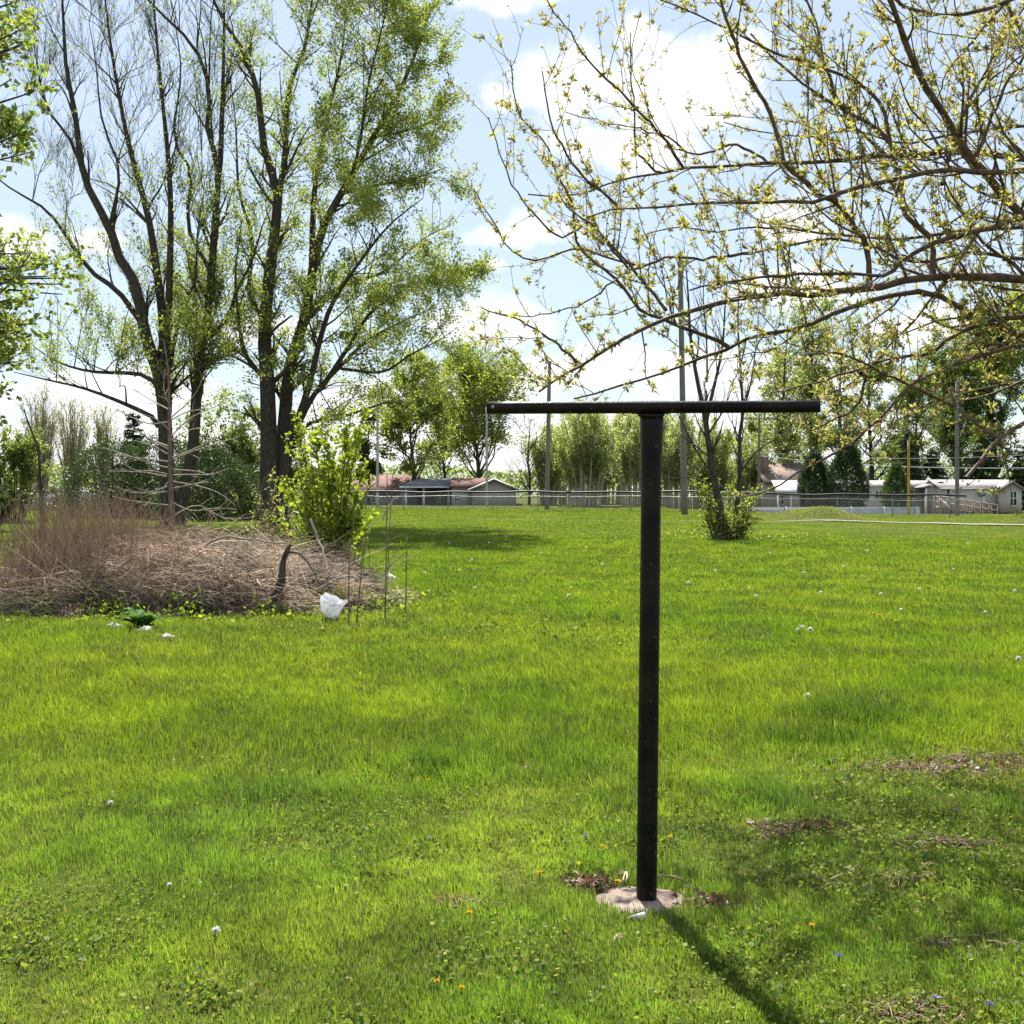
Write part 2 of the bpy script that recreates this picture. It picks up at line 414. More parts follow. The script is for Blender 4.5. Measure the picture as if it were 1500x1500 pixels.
# ------------------------------------------------------------------ grass
def grass(n=1250000):
    rng = np.random.default_rng(3)
    d = np.exp(rng.uniform(math.log(3.1), math.log(96), n)); x = rng.uniform(-0.5, 0.5, n) * d; y = d.copy()
    keep = ~in_brush(x, y)
    keep &= ~((((x - FOOT[0]) / 0.185) ** 2 + ((y - FOOT[1]) / 0.178) ** 2) < rng.uniform(.75, 1.05, n))
    keep &= ~((np.abs(y - path_y(x)) < path_w(x) * rng.uniform(0.35, 0.62, n)))
    bare = spot(x, y, BARE)
    keep &= rng.random(n) > np.clip(bare * 1.5, 0, .7)
    # worn short area under the fruit tree and near the camera
    worn = np.clip(sstep(0.4, 0.8, fbm(x * 1.1, y * 1.1, 5)) * (1 - sstep(6.0, 9.0, y)) * 1.2 + 0.8 * sstep(0.6, 2.4, x) * (1 - sstep(6.5, 8.5, y)), 0, 1)
    keep &= rng.random(n) > worn * 0.45
    x, y, d, bare, worn = x[keep], y[keep], d[keep], bare[keep], worn[keep]; n = len(x)
    tall = spot(x, y, TALL)
    lush = sstep(0.35, 0.65, fbm(x * 0.55 + 3, y * 0.4, 21))
    band = sstep(5.0, 7.2, y + 0.5 * x * 0 + 1.3 * (fbm(x * .8, y * .8, 8) - .5)) * (1 - 0.35 * sstep(11, 16, y))
    h = 0.032 + 0.045 * band * (0.6 + 0.5 * lush) + 0.02 * fbm(x * 3, y * 3, 33) + 0.07 * tall
    clump = fbm(x * 5.5, y * 4.5, 101, 3); big = fbm(x * 1.1, y * .7, 111, 2)
    h *= rng.uniform(0.55, 1.35, n) * (1 - 0.45 * worn) * (.65 + .75 * (clump * (1 - .45 * sstep(5.8, 7.5, y)) + .225 * sstep(5.8, 7.5, y))) * np.where(rng.random(n) < .04, 1.6, 1) * (1 + np.clip((d - 20) / 60, 0, 0.6))
    mnd = np.exp(-(((x - 15.4) / 2.9) ** 2 + ((y - 62.6) / 2.4) ** 2)); mow = sstep(36, 46, y)
    h *= (1 - .55 * mow) * (1 - .5 * mow * sstep(8, 16, x)) * (1 + 1.6 * np.clip(mnd * 1.3, 0, 1))
    wd = 0.0032 * np.maximum(1, d / 5.5) ** 0.95 * rng.uniform(0.7, 1.3, n)
    z = gz(x, y) - 0.003
    az = rng.uniform(0, 2 * np.pi, n); lean = rng.uniform(0.1, 0.75, n)
    flow = fbm(x * 1.5, y * 1.5, 44) * 6.28
    dx = np.cos(az) * .7 + np.cos(flow) * .5; dy = np.sin(az) * .7 + np.sin(flow) * .5
    az2 = rng.uniform(0, np.pi, n); bx, by = np.cos(az2), np.sin(az2)
    bx = bx * 0.5 + 0.7 * np.sign(bx)          # mostly broadside-on, any facing
    l = np.hypot(bx, by); bx /= l; by /= l
    p = np.stack([x, y, z], 1); s = np.stack([bx * wd / 2, by * wd / 2, np.zeros(n)], 1)
    mid = p + np.stack([dx * lean * h * .3, dy * lean * h * .3, h * .6], 1)
    tip = p + np.stack([dx * lean * h * .95, dy * lean * h * .95, h * (1 - .3 * lean)], 1)
    V = np.stack([p - s, p + s, mid + s * .8, mid - s * .8, tip], 1)
    b = np.arange(n)[:, None] * 5
    patch = fbm(x * 0.25, y * 0.16, 61)[:, None]; fine = fbm(x * 2.2, y * 1.6, 71)[:, None]
    lushc = np.array([0.150, 0.202, 0.015]); yel = np.array([0.222, 0.246, 0.030]); dark = np.array([0.080, 0.130, 0.014])
    t = sstep(0.35, 0.65, patch); t2 = sstep(0.4, 0.7, fine)
    c = lushc * (1 - t) + (0.75 * lushc + 0.25 * yel) * t
    c = c * (1 - .35 * t2) + yel * .35 * t2
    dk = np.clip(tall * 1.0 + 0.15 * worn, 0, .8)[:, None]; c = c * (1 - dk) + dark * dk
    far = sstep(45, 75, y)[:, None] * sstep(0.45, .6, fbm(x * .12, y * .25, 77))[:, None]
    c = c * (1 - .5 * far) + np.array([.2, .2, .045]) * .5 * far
    cv = sstep(.38, .66, clump)[:, None]; midz = sstep(5.8, 7.5, y)[:, None]; cv = cv * (1 - .5 * midz) + .33 * midz; bv = sstep(.35, .7, big)[:, None]
    fv = sstep(.36, .64, fbm(x * 13, y * 10, 151, 2))[:, None]; c = c * (.74 + .34 * cv) * (.82 + .26 * fv) * (.93 + .10 * bv); c[:, 0] *= (.93 + .09 * bv[:, 0]); c[:, 2] += .006
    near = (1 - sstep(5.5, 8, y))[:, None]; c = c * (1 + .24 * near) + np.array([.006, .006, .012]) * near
    mm = np.clip(mnd * 1.5, 0, .8)[:, None]; c = c * (1 - mm) + np.array([.25, .235, .095]) * mm
    c *= rng.uniform(0.7, 1.3, (n, 1))
    dry = rng.random(n) < (0.012 + .05 * (1 - sstep(5.5, 8, y)) * sstep(.5, .7, fbm(x * 2.7, y * 2.7, 121)) + 0.4 * np.clip(bare * 2, 0, 1) + .06 * worn + 0.05 * sstep(12.5, 14.5, y) * (x < -1) * (y < 16))
    c[dry] = np.array([0.30, 0.225, 0.12]) * rng.uniform(.6, 1.2, (dry.sum(), 1))
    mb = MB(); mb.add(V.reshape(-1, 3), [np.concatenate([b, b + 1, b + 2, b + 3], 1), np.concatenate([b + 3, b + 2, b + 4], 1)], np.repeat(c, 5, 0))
    tag(mb.build('grass', M_grass), 'bright green spring grass covering the whole lawn', 'grass', kind='stuff')
    # broad leaves and clover between the blades
    rng = np.random.default_rng(4); m = 170000
    d = np.exp(rng.uniform(math.log(3.1), math.log(26), m)); x = rng.uniform(-0.5, 0.5, m) * d; y = d
    ww = sstep(0.42, 0.62, fbm(x * 2.1, y * 2.1, 15, 4)) * (1 - .8 * sstep(6, 7.5, y)) + .9 * sstep(.5, 2, x) * (1 - sstep(6.5, 9, y)) * sstep(.42, .55, fbm(x * 2, y * 2, 17))
    ww = ww + 1.0 * np.exp(-(((x + .3) / 1.8) ** 2 + ((y - 13.6) / 1.5) ** 2)) + .9 * np.exp(-(((x + 5) / 3.5) ** 2 + ((y - 14.6) / .6) ** 2)) + .5 * np.exp(-(((x - 2.2) / 1) ** 2 + ((y - 12) / .8) ** 2))
    k = (rng.random(m) < np.clip(ww * .9, 0.04, 1)) & ~in_brush(x, y) & ~((((x - FOOT[0]) / 0.19) ** 2 + ((y - FOOT[1]) / 0.18) ** 2) < 1)
    x, y = x[k], y[k]; m = len(x)
    pos = np.stack([x, y, gz(x, y) + rng.uniform(.004, .038, m)], 1)
    wsz = np.where(rng.random(m) < .08, 1.4, 1.0) * (.6 + .8 * fbm(x * 3, y * 3, 131))
    mb = MB(); leaves(mb, pos, 0.0155 * np.maximum(1, y / 6) * wsz, [(.10, .165, .035), (.085, .13, .025), (.17, .20, .024), (.21, .25, .045), (.10, .15, .022), (.21, .235, .075), (.19, .23, .05)], rng, flat=.55, asp=.8, colvar=.4, rnd=True)
    tag(mb.build('weeds', M_weed), 'low broad-leaved weeds and clover growing through the grass', 'weeds', kind='stuff')
    # dead thatch in the bare spots
    mb = MB(); pts = []
    for (a, b_, rx, ry) in BARE:
        q = int(420 * rx * ry / .03); q = min(q, 1200)
        r = np.abs(rng.normal(size=q)) * .6; th = rng.uniform(0, 6.28, q)
        px_ = a + rx * r * np.cos(th) * 1.15; py_ = b_ + ry * r * np.sin(th) * 1.15; kk = fbm(px_ * 7 + a, py_ * 9, 141, 3) > .5
        pts.append(np.stack([px_[kk], py_[kk]], 1))
    pts = np.concatenate(pts); m = len(pts); z = gz(pts[:, 0], pts[:, 1]) + rng.uniform(.002, .025, m)
    p0 = np.stack([pts[:, 0], pts[:, 1], z], 1); th = rng.uniform(0, 6.28, m); ln = rng.uniform(.02, .09, m)
    dv = np.stack([np.cos(th) * ln, np.sin(th) * ln, rng.uniform(-.01, .02, m)], 1)
    cc = np.array([[.26, .17, .10], [.36, .26, .16], [.13, .07, .045]])[rng.integers(0, 3, m)] * rng.uniform(.6, 1.2, (m, 1))
    tubes(mb, np.stack([p0, p0 + dv * .5 + [0, 0, .006], p0 + dv], 1), np.tile(np.array([.0022, .002, .001]), (m, 1)), 3, cc)
    tag(mb.build('dead_thatch', M_dry), 'brown dead thatch lying in the thin patches of lawn', 'thatch', kind='stuff')
grass()

# ------------------------------------------------------------------ path behind the lawn
def path():
    xs = np.linspace(-14, 34, 140); wv = path_w(xs)
    mb = MB(); rows = []
    rng = np.random.default_rng(9)
    for k in (-.5, -.17, .17, .5):
        yy_ = path_y(xs) + k * wv * (1 + .25 * rng.normal(size=len(xs)) * (abs(k) == .5))
        rows.append(np.stack([xs, yy_, gz(xs, yy_) + .004 + .012 * (abs(k) < .4) + .05 * sstep(12, 17, xs)], 1))
    V = np.concatenate(rows); n = len(xs); i = np.arange(n - 1)[None] + (np.arange(3) * n)[:, None]
    mb.add(V, np.stack([i, i + 1, i + 1 + n, i + n], -1).reshape(-1, 4))
    tag(mb.build('path', surf('gravel', (.18, .165, .125), (.27, .25, .20), 6, .95, .2, .1), smooth=True), 'pale gravel path crossing the far lawn', 'path', kind='structure')
path()

# ------------------------------------------------------------------ clothesline post
def clothesline():
    D = 4.74
    base = np.array([P(947, 1330, D)[0], D, g1(P(947, 1330, D)[0], D)]); top = P(955, 597, D)
    root = empty('clothesline_post', base, 'black painted steel T shaped clothesline post standing in a concrete footing', 'clothesline post')
    m, nt, out = newmat('chipped_black_paint'); N = nt.nodes.new; L = nt.links.new
    b = N('ShaderNodeBsdfPrincipled'); b.inputs['Roughness'].default_value = .4; b.inputs['Specular IOR Level'].default_value = .16
    geo = N('ShaderNodeNewGeometry')
    nz = N('ShaderNodeTexNoise'); nz.inputs['Scale'].default_value = 55; nz.inputs['Detail'].default_value = 3; L(geo.outputs['Position'], nz.inputs['Vector'])
    n2 = N('ShaderNodeTexNoise'); n2.inputs['Scale'].default_value = 7; n2.inputs['Detail'].default_value = 5; L(geo.outputs['Position'], n2.inputs['Vector'])
    rp = N('ShaderNodeValToRGB'); e = rp.color_ramp.elements; e[0].position = .672; e[0].color = (0, 0, 0, 1); e[1].position = .71; e[1].color = (1, 1, 1, 1); L(nz.outputs['Fac'], rp.inputs[0])
    r2 = N('ShaderNodeValToRGB'); e = r2.color_ramp.elements; e[0].position = .4; e[0].color = (.004, .004, .0045, 1); e[1].position = .66; e[1].color = (.024, .012, .008, 1); L(n2.outputs['Fac'], r2.inputs[0])
    mxx = N('ShaderNodeMix'); mxx.data_type = 'RGBA'; L(rp.outputs[0], mxx.inputs[0]); L(r2.outputs[0], mxx.inputs[6]); mxx.inputs[7].default_value = (.085, .075, .068, 1)
    L(mxx.outputs[2], b.inputs['Base Color'])
    bp = N('ShaderNodeBump'); bp.inputs['Strength'].default_value = .35; bp.inputs['Distance'].default_value = .004
    n3 = N('ShaderNodeTexNoise'); n3.inputs['Scale'].default_value = 90; n3.inputs['Detail'].default_value = 4; L(geo.outputs['Position'], n3.inputs['Vector'])
    L(n3.outputs['Fac'], bp.inputs['Height']); L(bp.outputs[0], b.inputs['Normal']); L(b.outputs[0], out.inputs[0])
    # pole: flares towards the joint
    ts = np.array([-.09, 0, .3, .6, .8, .9, .96, .985]); rr = np.array([.0400, .0395, .0395, .0385, .0385, .041, .045, .0455])
    pts = base + (top - base) * ts[:, None]
    mb = MB(); tubes(mb, pts, rr, 28, cap=True)
    mb.build('pole', m, root, smooth=True, loc=base)
    mb = MB(); a = P(713, 597.5, D); c = P(1200, 595.5, D - .02)
    # open-ended pipe with wall thickness
    ax = unit(c - a); Lp = np.linalg.norm(c - a)
    tt = np.concatenate([np.linspace(0, Lp, 12)]); path_ = a + ax * tt[:, None]
    prof = np.vstack([path_, path_[::-1]]); rad = np.concatenate([np.full(12, .0238), np.full(12, .0195)])
    V = []; th = np.arange(24) * 2 * np.pi / 24; sd = unit(np.cross(ax, [0, 0, 1.])); upv = np.cross(sd, ax)
    for p_, r_ in zip(prof, rad): V.append(p_ + r_ * (np.cos(th)[:, None] * sd + np.sin(th)[:, None] * upv))
    V = np.concatenate(V); n = 24
    F = [[k * n + j, k * n + (j + 1) % n, ((k + 1) % n) * n + (j + 1) % n, ((k + 1) % n) * n + j] for k in range(24) for j in range(24)]
    mb.add(V, np.array(F)); mb.build('crossbar', m, root, smooth=True, loc=base)
    # saddle weld where the bar meets the pole
    mb = MB(); j = P(954, 597, D); tubes(mb, np.array([j - ax * .075, j - ax * .055, j, j + ax * .055, j + ax * .075]), np.array([.0240, .0262, .0268, .0262, .0240]), 24)
    mb.build('joint_sleeve', m, root, smooth=True, loc=base)
    rng = np.random.default_rng(17); mb = MB(); th = np.linspace(0, 2 * np.pi, 60)
    for zc, rw in ((-.030, .0465),):
        wb = np.stack([j[0] + rw * np.cos(th), D + rw * np.sin(th), np.full(60, j[2] + zc) + .004 * np.cos(2 * th) + .0015 * rng.normal(size=60)], 1); tubes(mb, wb, .0048 + .0012 * rng.normal(size=60), 7)
    mb.build('weld_bead', m, root, True, base)
    for px, dy in ((884, 0), (1033, 0), (1194, -2), (722, 0)):  # pale steel discs standing in for skylight through holes in the bar
        q = P(px, 596.5 + dy, D - .0235); mb = MB()
        bar(mb, q + [0, .012, 0], q + [0, -.006, 0], .0042, 8); bar(mb, q + [0, -.002, 0], q + [0, -.0045, 0], .007, 8)
        mb.build('hole_light_disc', M_steel, root, loc=base)
    # concrete footing, a worn irregular disc just above the soil
    mb = MB(); rng = np.random.default_rng(5); na = 48; th = np.arange(na) * 2 * np.pi / na
    wob = 1 + .07 * np.sin(2 * th + .6) + .05 * np.sin(3 * th + 1.9) + .03 * rng.normal(size=na)
    V = []
    for q, hz in ((1.05, -.05), (1.0, .0), (.93, .010), (.6, .016), (.25, .018)):
        xx = FOOT[0] + .178 * q * wob * np.cos(th); y_ = FOOT[1] + .165 * q * wob * np.sin(th)
        V.append(np.stack([xx, y_, np.full(na, FOOT[2] + hz) + .0015 * rng.normal(size=na)], 1))
    V = np.concatenate(V + [np.array([[FOOT[0], FOOT[1], FOOT[2] + .019]])])
    F = [[k * na + j, k * na + (j + 1) % na, (k + 1) * na + (j + 1) % na, (k + 1) * na + j] for k in range(4) for j in range(na)]
    T = [[4 * na + j, 4 * na + (j + 1) % na, 5 * na] for j in range(na)]
    mb.add(V, [np.array(F), np.array(T)])
    mb.build('footing', surf('pinkish_concrete', (.19, .14, .115), (.38, .295, .25), 9, .95, .7, .1, bscale=120), root, smooth=True, loc=base)
clothesline()

# ------------------------------------------------------------------ trees from traced limbs
def gd(pts, D, dd0=0, dd1=0, n=14, ground=False):
    q = [P(px, py, D + dd0 + (dd1 - dd0) * (k / (len(pts) - 1)) ** 1.3) for k, (px, py) in enumerate(pts)]
    return resample(q, n)

def taper_r(r0, r1, n, pw=0.8): return r1 + (r0 - r1) * (1 - np.linspace(0, 1, n) ** pw)

LEAFC = {
 'maple': [(.21, .285, .05), (.27, .32, .06), (.31, .34, .085), (.175, .245, .05)],
 'fresh': [(.22, .30, .025), (.27, .34, .03), (.33, .37, .05), (.17, .25, .022)],
 'bud': [(.28, .285, .09), (.34, .32, .12), (.22, .24, .085), (.32, .235, .13), (.42, .42, .09)],
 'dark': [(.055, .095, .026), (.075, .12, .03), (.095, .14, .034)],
 'mid': [(.16, .225, .055), (.195, .255, .065), (.23, .28, .08), (.125, .18, .05)],  # lightened to put the far trees' haze and backlight into the leaf colour
 'shade': [(.035, .062, .020), (.05, .082, .024), (.065, .10, .03), (.085, .125, .035)],
 'pale': [(.28, .35, .12), (.33, .385, .145), (.235, .30, .10), (.37, .385, .17)],
 'conifer': [(.032, .062, .025), (.045, .08, .03), (.06, .10, .036)],
 'cedar': [(.065, .11, .028), (.085, .135, .034), (.11, .16, .042)],
 'olive': [(.26, .27, .07), (.31, .33, .085), (.22, .225, .065), (.32, .28, .10)]}

def maple(side):
    D = 55; rng = np.random.default_rng(21 if side == 'L' else 22); S = D / FPX
    if side == 'L':
        gs = [([(250, 830), (246, 740), (243, 660), (240, 600), (232, 545), (213, 493), (200, 420), (177, 383), (160, 333), (133, 283), (120, 247), (110, 167), (97, 100), (93, 33), (88, -60)], 20, 1.5, 0, -2, 26),
              ([(238, 590), (236, 540), (240, 490), (230, 400), (217, 317), (190, 217), (173, 133), (160, 50), (150, -40)], 12, 1.2, 0, 2.5, 18),
              ([(240, 560), (246, 480), (248, 417), (250, 300), (245, 217), (233, 100), (225, 0), (222, -60)], 10, 1.2, 0, 1, 16),
              ([(207, 473), (173, 427), (133, 397), (100, 350), (67, 307), (17, 277), (-30, 240)], 7, 1, 0, -3, 14),
              ([(232, 625), (224, 611), (165, 584), (120, 568), (72, 557), (20, 545)], 6, 1, 0, -2, 12),
              ([(236, 575), (210, 549), (133, 544), (80, 528), (40, 500)], 6, 1, 0, 3, 12),
              ([(255, 800), (270, 720), (283, 653), (288, 573), (296, 507), (300, 493), (310, 400), (315, 317), (320, 250), (303, 183), (307, 133), (283, 67), (217, 0), (180, -60)], 15, 1.5, 0, 1, 26),
              ([(318, 265), (323, 233), (325, 167), (328, 67), (328, 0), (326, -70)], 7, 1, 1, 2, 14),
              ([(310, 400), (275, 330), (280, 255), (255, 200), (265, 100), (250, 0)], 5, 1, 0, 3, 14),
              ([(298, 500), (333, 467), (345, 430), (370, 380), (385, 330)], 6, 1, 0, -3, 10),
              ([(288, 570), (300, 530), (340, 520), (370, 505)], 5, 1, 0, 3, 10),
              ([(244, 560), (258, 490), (270, 440), (285, 420), (290, 330), (300, 280)], 5, 1, 0, -3, 10),
              ([(120, 247), (100, 200), (70, 160), (55, 100), (48, 50)], 4, .8, -1, -2, 10),
              ([(160, 333), (175, 250), (150, 180), (140, 90), (130, 30)], 4, .8, -1, -3, 10)]
        lab = 'tall twin stemmed maple with mostly bare upper twigs behind the dead brush'
    else:
        gs = [([(396, 830), (394, 740), (393, 701), (393, 613), (390, 533), (387, 483), (395, 400), (403, 333), (407, 283), (387, 217), (377, 133), (357, 77), (333, 40), (313, 0), (290, -70)], 23, 1.5, 0, -1.5, 26),
              ([(405, 300), (417, 233), (423, 133), (447, 67), (457, 0), (465, -70)], 8, 1.2, -.5, 2, 16),
              ([(412, 830), (411, 740), (411, 693), (419, 587), (425, 533), (446, 467), (457, 400), (473, 333), (500, 283), (547, 200), (593, 117), (630, 17), (645, -40)], 19, 1.3, .3, 1, 26),
              ([(457, 400), (458, 333), (462, 267), (480, 170), (500, 80), (510, -20)], 8, 1, 1, 4, 16),
              ([(425, 640), (440, 605), (454, 560), (470, 493), (489, 440), (530, 380), (570, 330), (620, 290)], 9, 1, 0, -3, 16),
              ([(428, 655), (441, 613), (465, 571), (491, 544), (537, 500), (590, 470), (640, 450)], 8, 1, 0, 2, 16),
              ([(470, 570), (515, 501), (542, 459), (600, 420), (650, 400), (670, 395)], 6, 1, 0, 1, 14),
              ([(420, 660), (450, 622), (494, 613), (542, 597), (577, 589), (606, 603)], 5, .8, 0, -4, 14),
              ([(500, 283), (560, 270), (610, 260), (655, 245)], 5, .8, 1, -2, 12),
              ([(440, 480), (500, 420), (560, 400), (620, 350), (660, 330)], 6, .8, 0, 4, 12),
              ([(547, 200), (600, 190), (640, 170), (658, 110)], 4, .8, 1, 3, 12),
              ([(475, 330), (520, 240), (540, 120), (560, 40), (570, -20)], 5, .8, 0, -4, 14),
              ([(392, 560), (360, 520), (350, 470), (345, 400), (355, 320)], 6, .8, 0, -3, 12),
              ([(395, 480), (365, 430), (370, 350), (350, 280), (345, 180), (335, 100)], 6, .8, 0, 3, 14),
              ([(500, 540), (560, 545), (600, 520), (640, 500), (670, 480)], 4, .8, 0, -2, 12)]
        lab = 'tall leafy twin trunk maple right of the bare topped maple'
    root_p = P(gs[0][0][0][0], 0, D); root_p[2] = g1(root_p[0], D)
    root = empty('maple_tree', root_p, lab, 'tree', 'big maples behind the brush')
    trunk = MB(); br = MB(); crown = MB()
    N_ = 16; allp = []; allr = []
    for (pts, r0, r1, a, b, n) in gs:
        p = gd(pts, D, a, b, n); r = taper_r(r0 * S * .66, r1 * S * .55, n, 1.0)
        if pts[0][1] > 780:
            p[0, 2] = g1(p[0, 0], p[0, 1]) - .1; r[0] *= 1.35; r[1] *= 1.08
        (tubes(trunk, p, r, 9))
        q = resample(p, N_); allp.append(q); allr.append(np.interp(np.linspace(0, 1, N_), np.linspace(0, 1, n), r))
    cand = np.concatenate([a[4:] for a in allp]); crad = np.concatenate([a[4:] for a in allr])
    ex = []
    if side == 'R':
        bx = lambda y: np.interp(y, [-60, 0, 100, 200, 300, 350, 450, 520, 580, 620], [640, 640, 655, 660, 682, 690, 682, 660, 640, 600])
        for k in range(125):
            y = rng.uniform(-60, 605); f = rng.random() ** .6; ex.append((340 + (bx(y) - 375) * f if y < 420 else 345 + (bx(y) - 380) * f, y))
    else:
        for k in range(34): ex.append((rng.uniform(70, 375), rng.uniform(395, 590)))
        for k in range(60): ex.append((rng.uniform(35, 345), rng.uniform(-40, 330)))
    for (ex_, ey_) in ex:
        e = P(ex_, ey_, D + rng.uniform(-4, 4)); dz = e[2] - cand[:, 2]; hd = np.hypot(cand[:, 0] - e[0], cand[:, 1] - e[1])
        cost = hd + .55 * np.abs(dz - (.5 * hd + .8)) + 6 * (dz < .2); j = int(np.argmin(cost)); q0 = cand[j]
        if np.linalg.norm(e - q0) < 1.0: continue
        m = q0 * .45 + e * .55 + np.array([0, 0, .10 * hd[j]]) + rng.normal(size=3) * .15; p = resample([q0, m, e], N_)
        rr_ = taper_r(min(.55 * crad[j], .035 + .011 * np.linalg.norm(e - q0)), .012, N_); tubes(br, p, rr_, 5); allp.append(p); allr.append(rr_)
    A = np.array(allp); B = np.array(allr)
    def above(b): return b[:, 2] > 4.2 if side == 'L' else b[:, 2] > 3.6
    if side == 'L':
        l2 = spawn(A, B, 1.0, .18, 1, 2.8, .75, .55, .12, .10, 6, .42, .013, .25, .3, rng, above)
        l3 = spawn(*l2, 2.0, .12, 1, 1.8, .6, .35, .1, .12, 5, .5, .0085, .3, .4, rng)
        l4 = spawn(*l3, 4.8, .1, 1, 1.05, .5, .35, .05, .12, 4, .6, .006, .4, .3, rng)
    else:
        l2 = spawn(A, B, 1.0, .12, 1, 2.7, .85, .25, .02, .12, 6, .42, .013, .25, .3, rng, above)
        l3 = spawn(*l2, 2.2, .12, 1, 1.7, .7, .15, -.02, .14, 5, .5, .008, .3, .4, rng)
        l4 = spawn(*l3, 2.8, .1, 1, .75, .6, .1, -.03, .14, 4, .6, .0055, .4, .3, rng)
    tubes(br, *l2, 4); tubes(br, *l3, 3); tubes(br, *l4, 3)
    for (pp, rr), k in ((l3, 12.0), (l4, 11.5)) if side == 'R' else ((l3, 10.0), (l4, 9.5)):
        c = pp[:, -1]; px = 750 + c[:, 0] / c[:, 1] * FPX; hh = c[:, 2]
        if side == 'L':
            dn = np.clip(1.5 - (hh - 5) / 8.5, .07, 1.5) * np.where(px < 60, .5, 1) + .25 * sstep(230, 330, px) * (1 - sstep(15, 20, hh))
        else:
            dn = .95 + .75 * sstep(400, 520, px) - .35 * sstep(14, 20, hh) * (1 - sstep(380, 500, px))
        dn = dn * (.6 + .7 * vnoise(c[:, 0] * .6 + 40, c[:, 2] * .6 + c[:, 1] * .4, 3))
        pos, tn = along(pp, np.maximum(dn * k, 0), rng)
        leaves(crown, pos + rng.normal(size=pos.shape) * .11, .125, LEAFC['maple'], rng, tn, .35, .6)
    trunk.build('trunk', M_bark, root, True, root_p); br.build('branches', M_barkfar, root, False, root_p); crown.build('crown', M_leaf, root, False, root_p)
maple('L'); maple('R')

def left_tree():
    # leafy maple whose trunk stands outside the frame on the left; some boughs reach in
    D = 26; rng = np.random.default_rng(5); S = D / FPX
    base = np.array([-13.8, 27.5, g1(-13.8, 27.5)])
    root = empty('leafy_maple', base, 'densely leafed maple whose boughs hang in at the left edge', 'tree')
    T = MB(); Bm = MB(); C = MB()
    tr = resample([base + [0, 0, -.1], base + [.1, 0, 3], base + [0, .2, 7], base + [.3, 0, 12], base + [.2, 0, 16]], 16)
    tubes(T, tr, taper_r(.38, .06, 16), 10)
    gp = []
    for pts, dd in (([(-180, 140), (-80, 80), (0, 60), (25, 20)], 1), ([(-180, 200), (-60, 160), (10, 120), (55, 90)], 0), ([(-200, 300), (-90, 230), (0, 200), (45, 175)], -1.5), ([(-180, 420), (-60, 380), (20, 370), (90, 380)], 0.5),
                    ([(-180, 480), (-50, 450), (40, 440), (105, 420)], -.5), ([(-180, 520), (-60, 520), (0, 500), (50, 480)], -1.5), ([(-190, 560), (-80, 540), (-20, 560), (20, 560)], 1), ([(-180, 50), (-80, 0), (0, -60), (20, -90)], 0),
                    ([(-190, 360), (-80, 330), (-30, 320), (5, 305)], 2), ([(-160, 450), (-60, 470), (10, 420), (60, 350), (85, 340)], -1), ([(-190, 600), (-90, 600), (-40, 620), (5, 600)], 0), ([(-160, 120), (-70, 130), (-10, 190), (20, 230)], 1.5)):
        q = gd(pts, D + dd, 0, -.6, 12); t = tr[np.argmin(np.abs(tr[:, 2] - (q[0, 2] - .8)))]
        q = resample(np.vstack([t, q[::3]]), 16); gp.append(q)
    for k in range(74):
        e = (rng.uniform(-70, 52), rng.uniform(-40, 225)) if k < 30 else (rng.uniform(-70, 118), rng.uniform(345, 600))
        if k >= 30 and e[0] > 60 + 50 * (1 - abs(e[1] - 420) / 120.): e = (e[0] - 90, e[1])
        q = P(e[0], e[1], D + rng.uniform(-2.2, 2.2)); t = tr[np.argmin(np.abs(tr[:, 2] - (q[2] - 1.2)))]
        gp.append(resample([t, t * .55 + q * .45 + [0, 0, .5], q], 16))
    A = np.array(gp); B = np.tile(taper_r(.07, .012, 16), (len(gp), 1)); tubes(Bm, A, B, 6)
    A = resize(A[:, 6:], 16); B = B[:, 4:][:, :12]; B = resize_r(B, 16)
    l2 = spawn(A, B, 3.2, .1, 1, 1.0, .8, .15, 0, .15, 5, .45, .006, .3, .4, rng); l3 = spawn(*l2, 3, .1, 1, .5, .7, .15, 0, .15, 4, .6, .004, .4, .3, rng)
    tubes(Bm, *l2, 4); tubes(Bm, *l3, 3)
    for (pp, k) in ((l2[0], 9), (l3[0], 8)):
        c = pp[:, -1]; m = vnoise(c[:, 0] * 1.5 + 9, c[:, 2] * 1.5, 13)
        pos, tn = along(pp, k * np.clip(2.2 * m - .35, .1, 1.6), rng); leaves(C, pos + rng.normal(size=pos.shape) * .04, .13, LEAFC['maple'] + LEAFC['mid'], rng, tn, .4, .75)
    T.build('trunk', M_bark, root, True, base); Bm.build('branches', M_bark, root, False, base); C.build('crown', M_leaf, root, False, base)
left_tree()

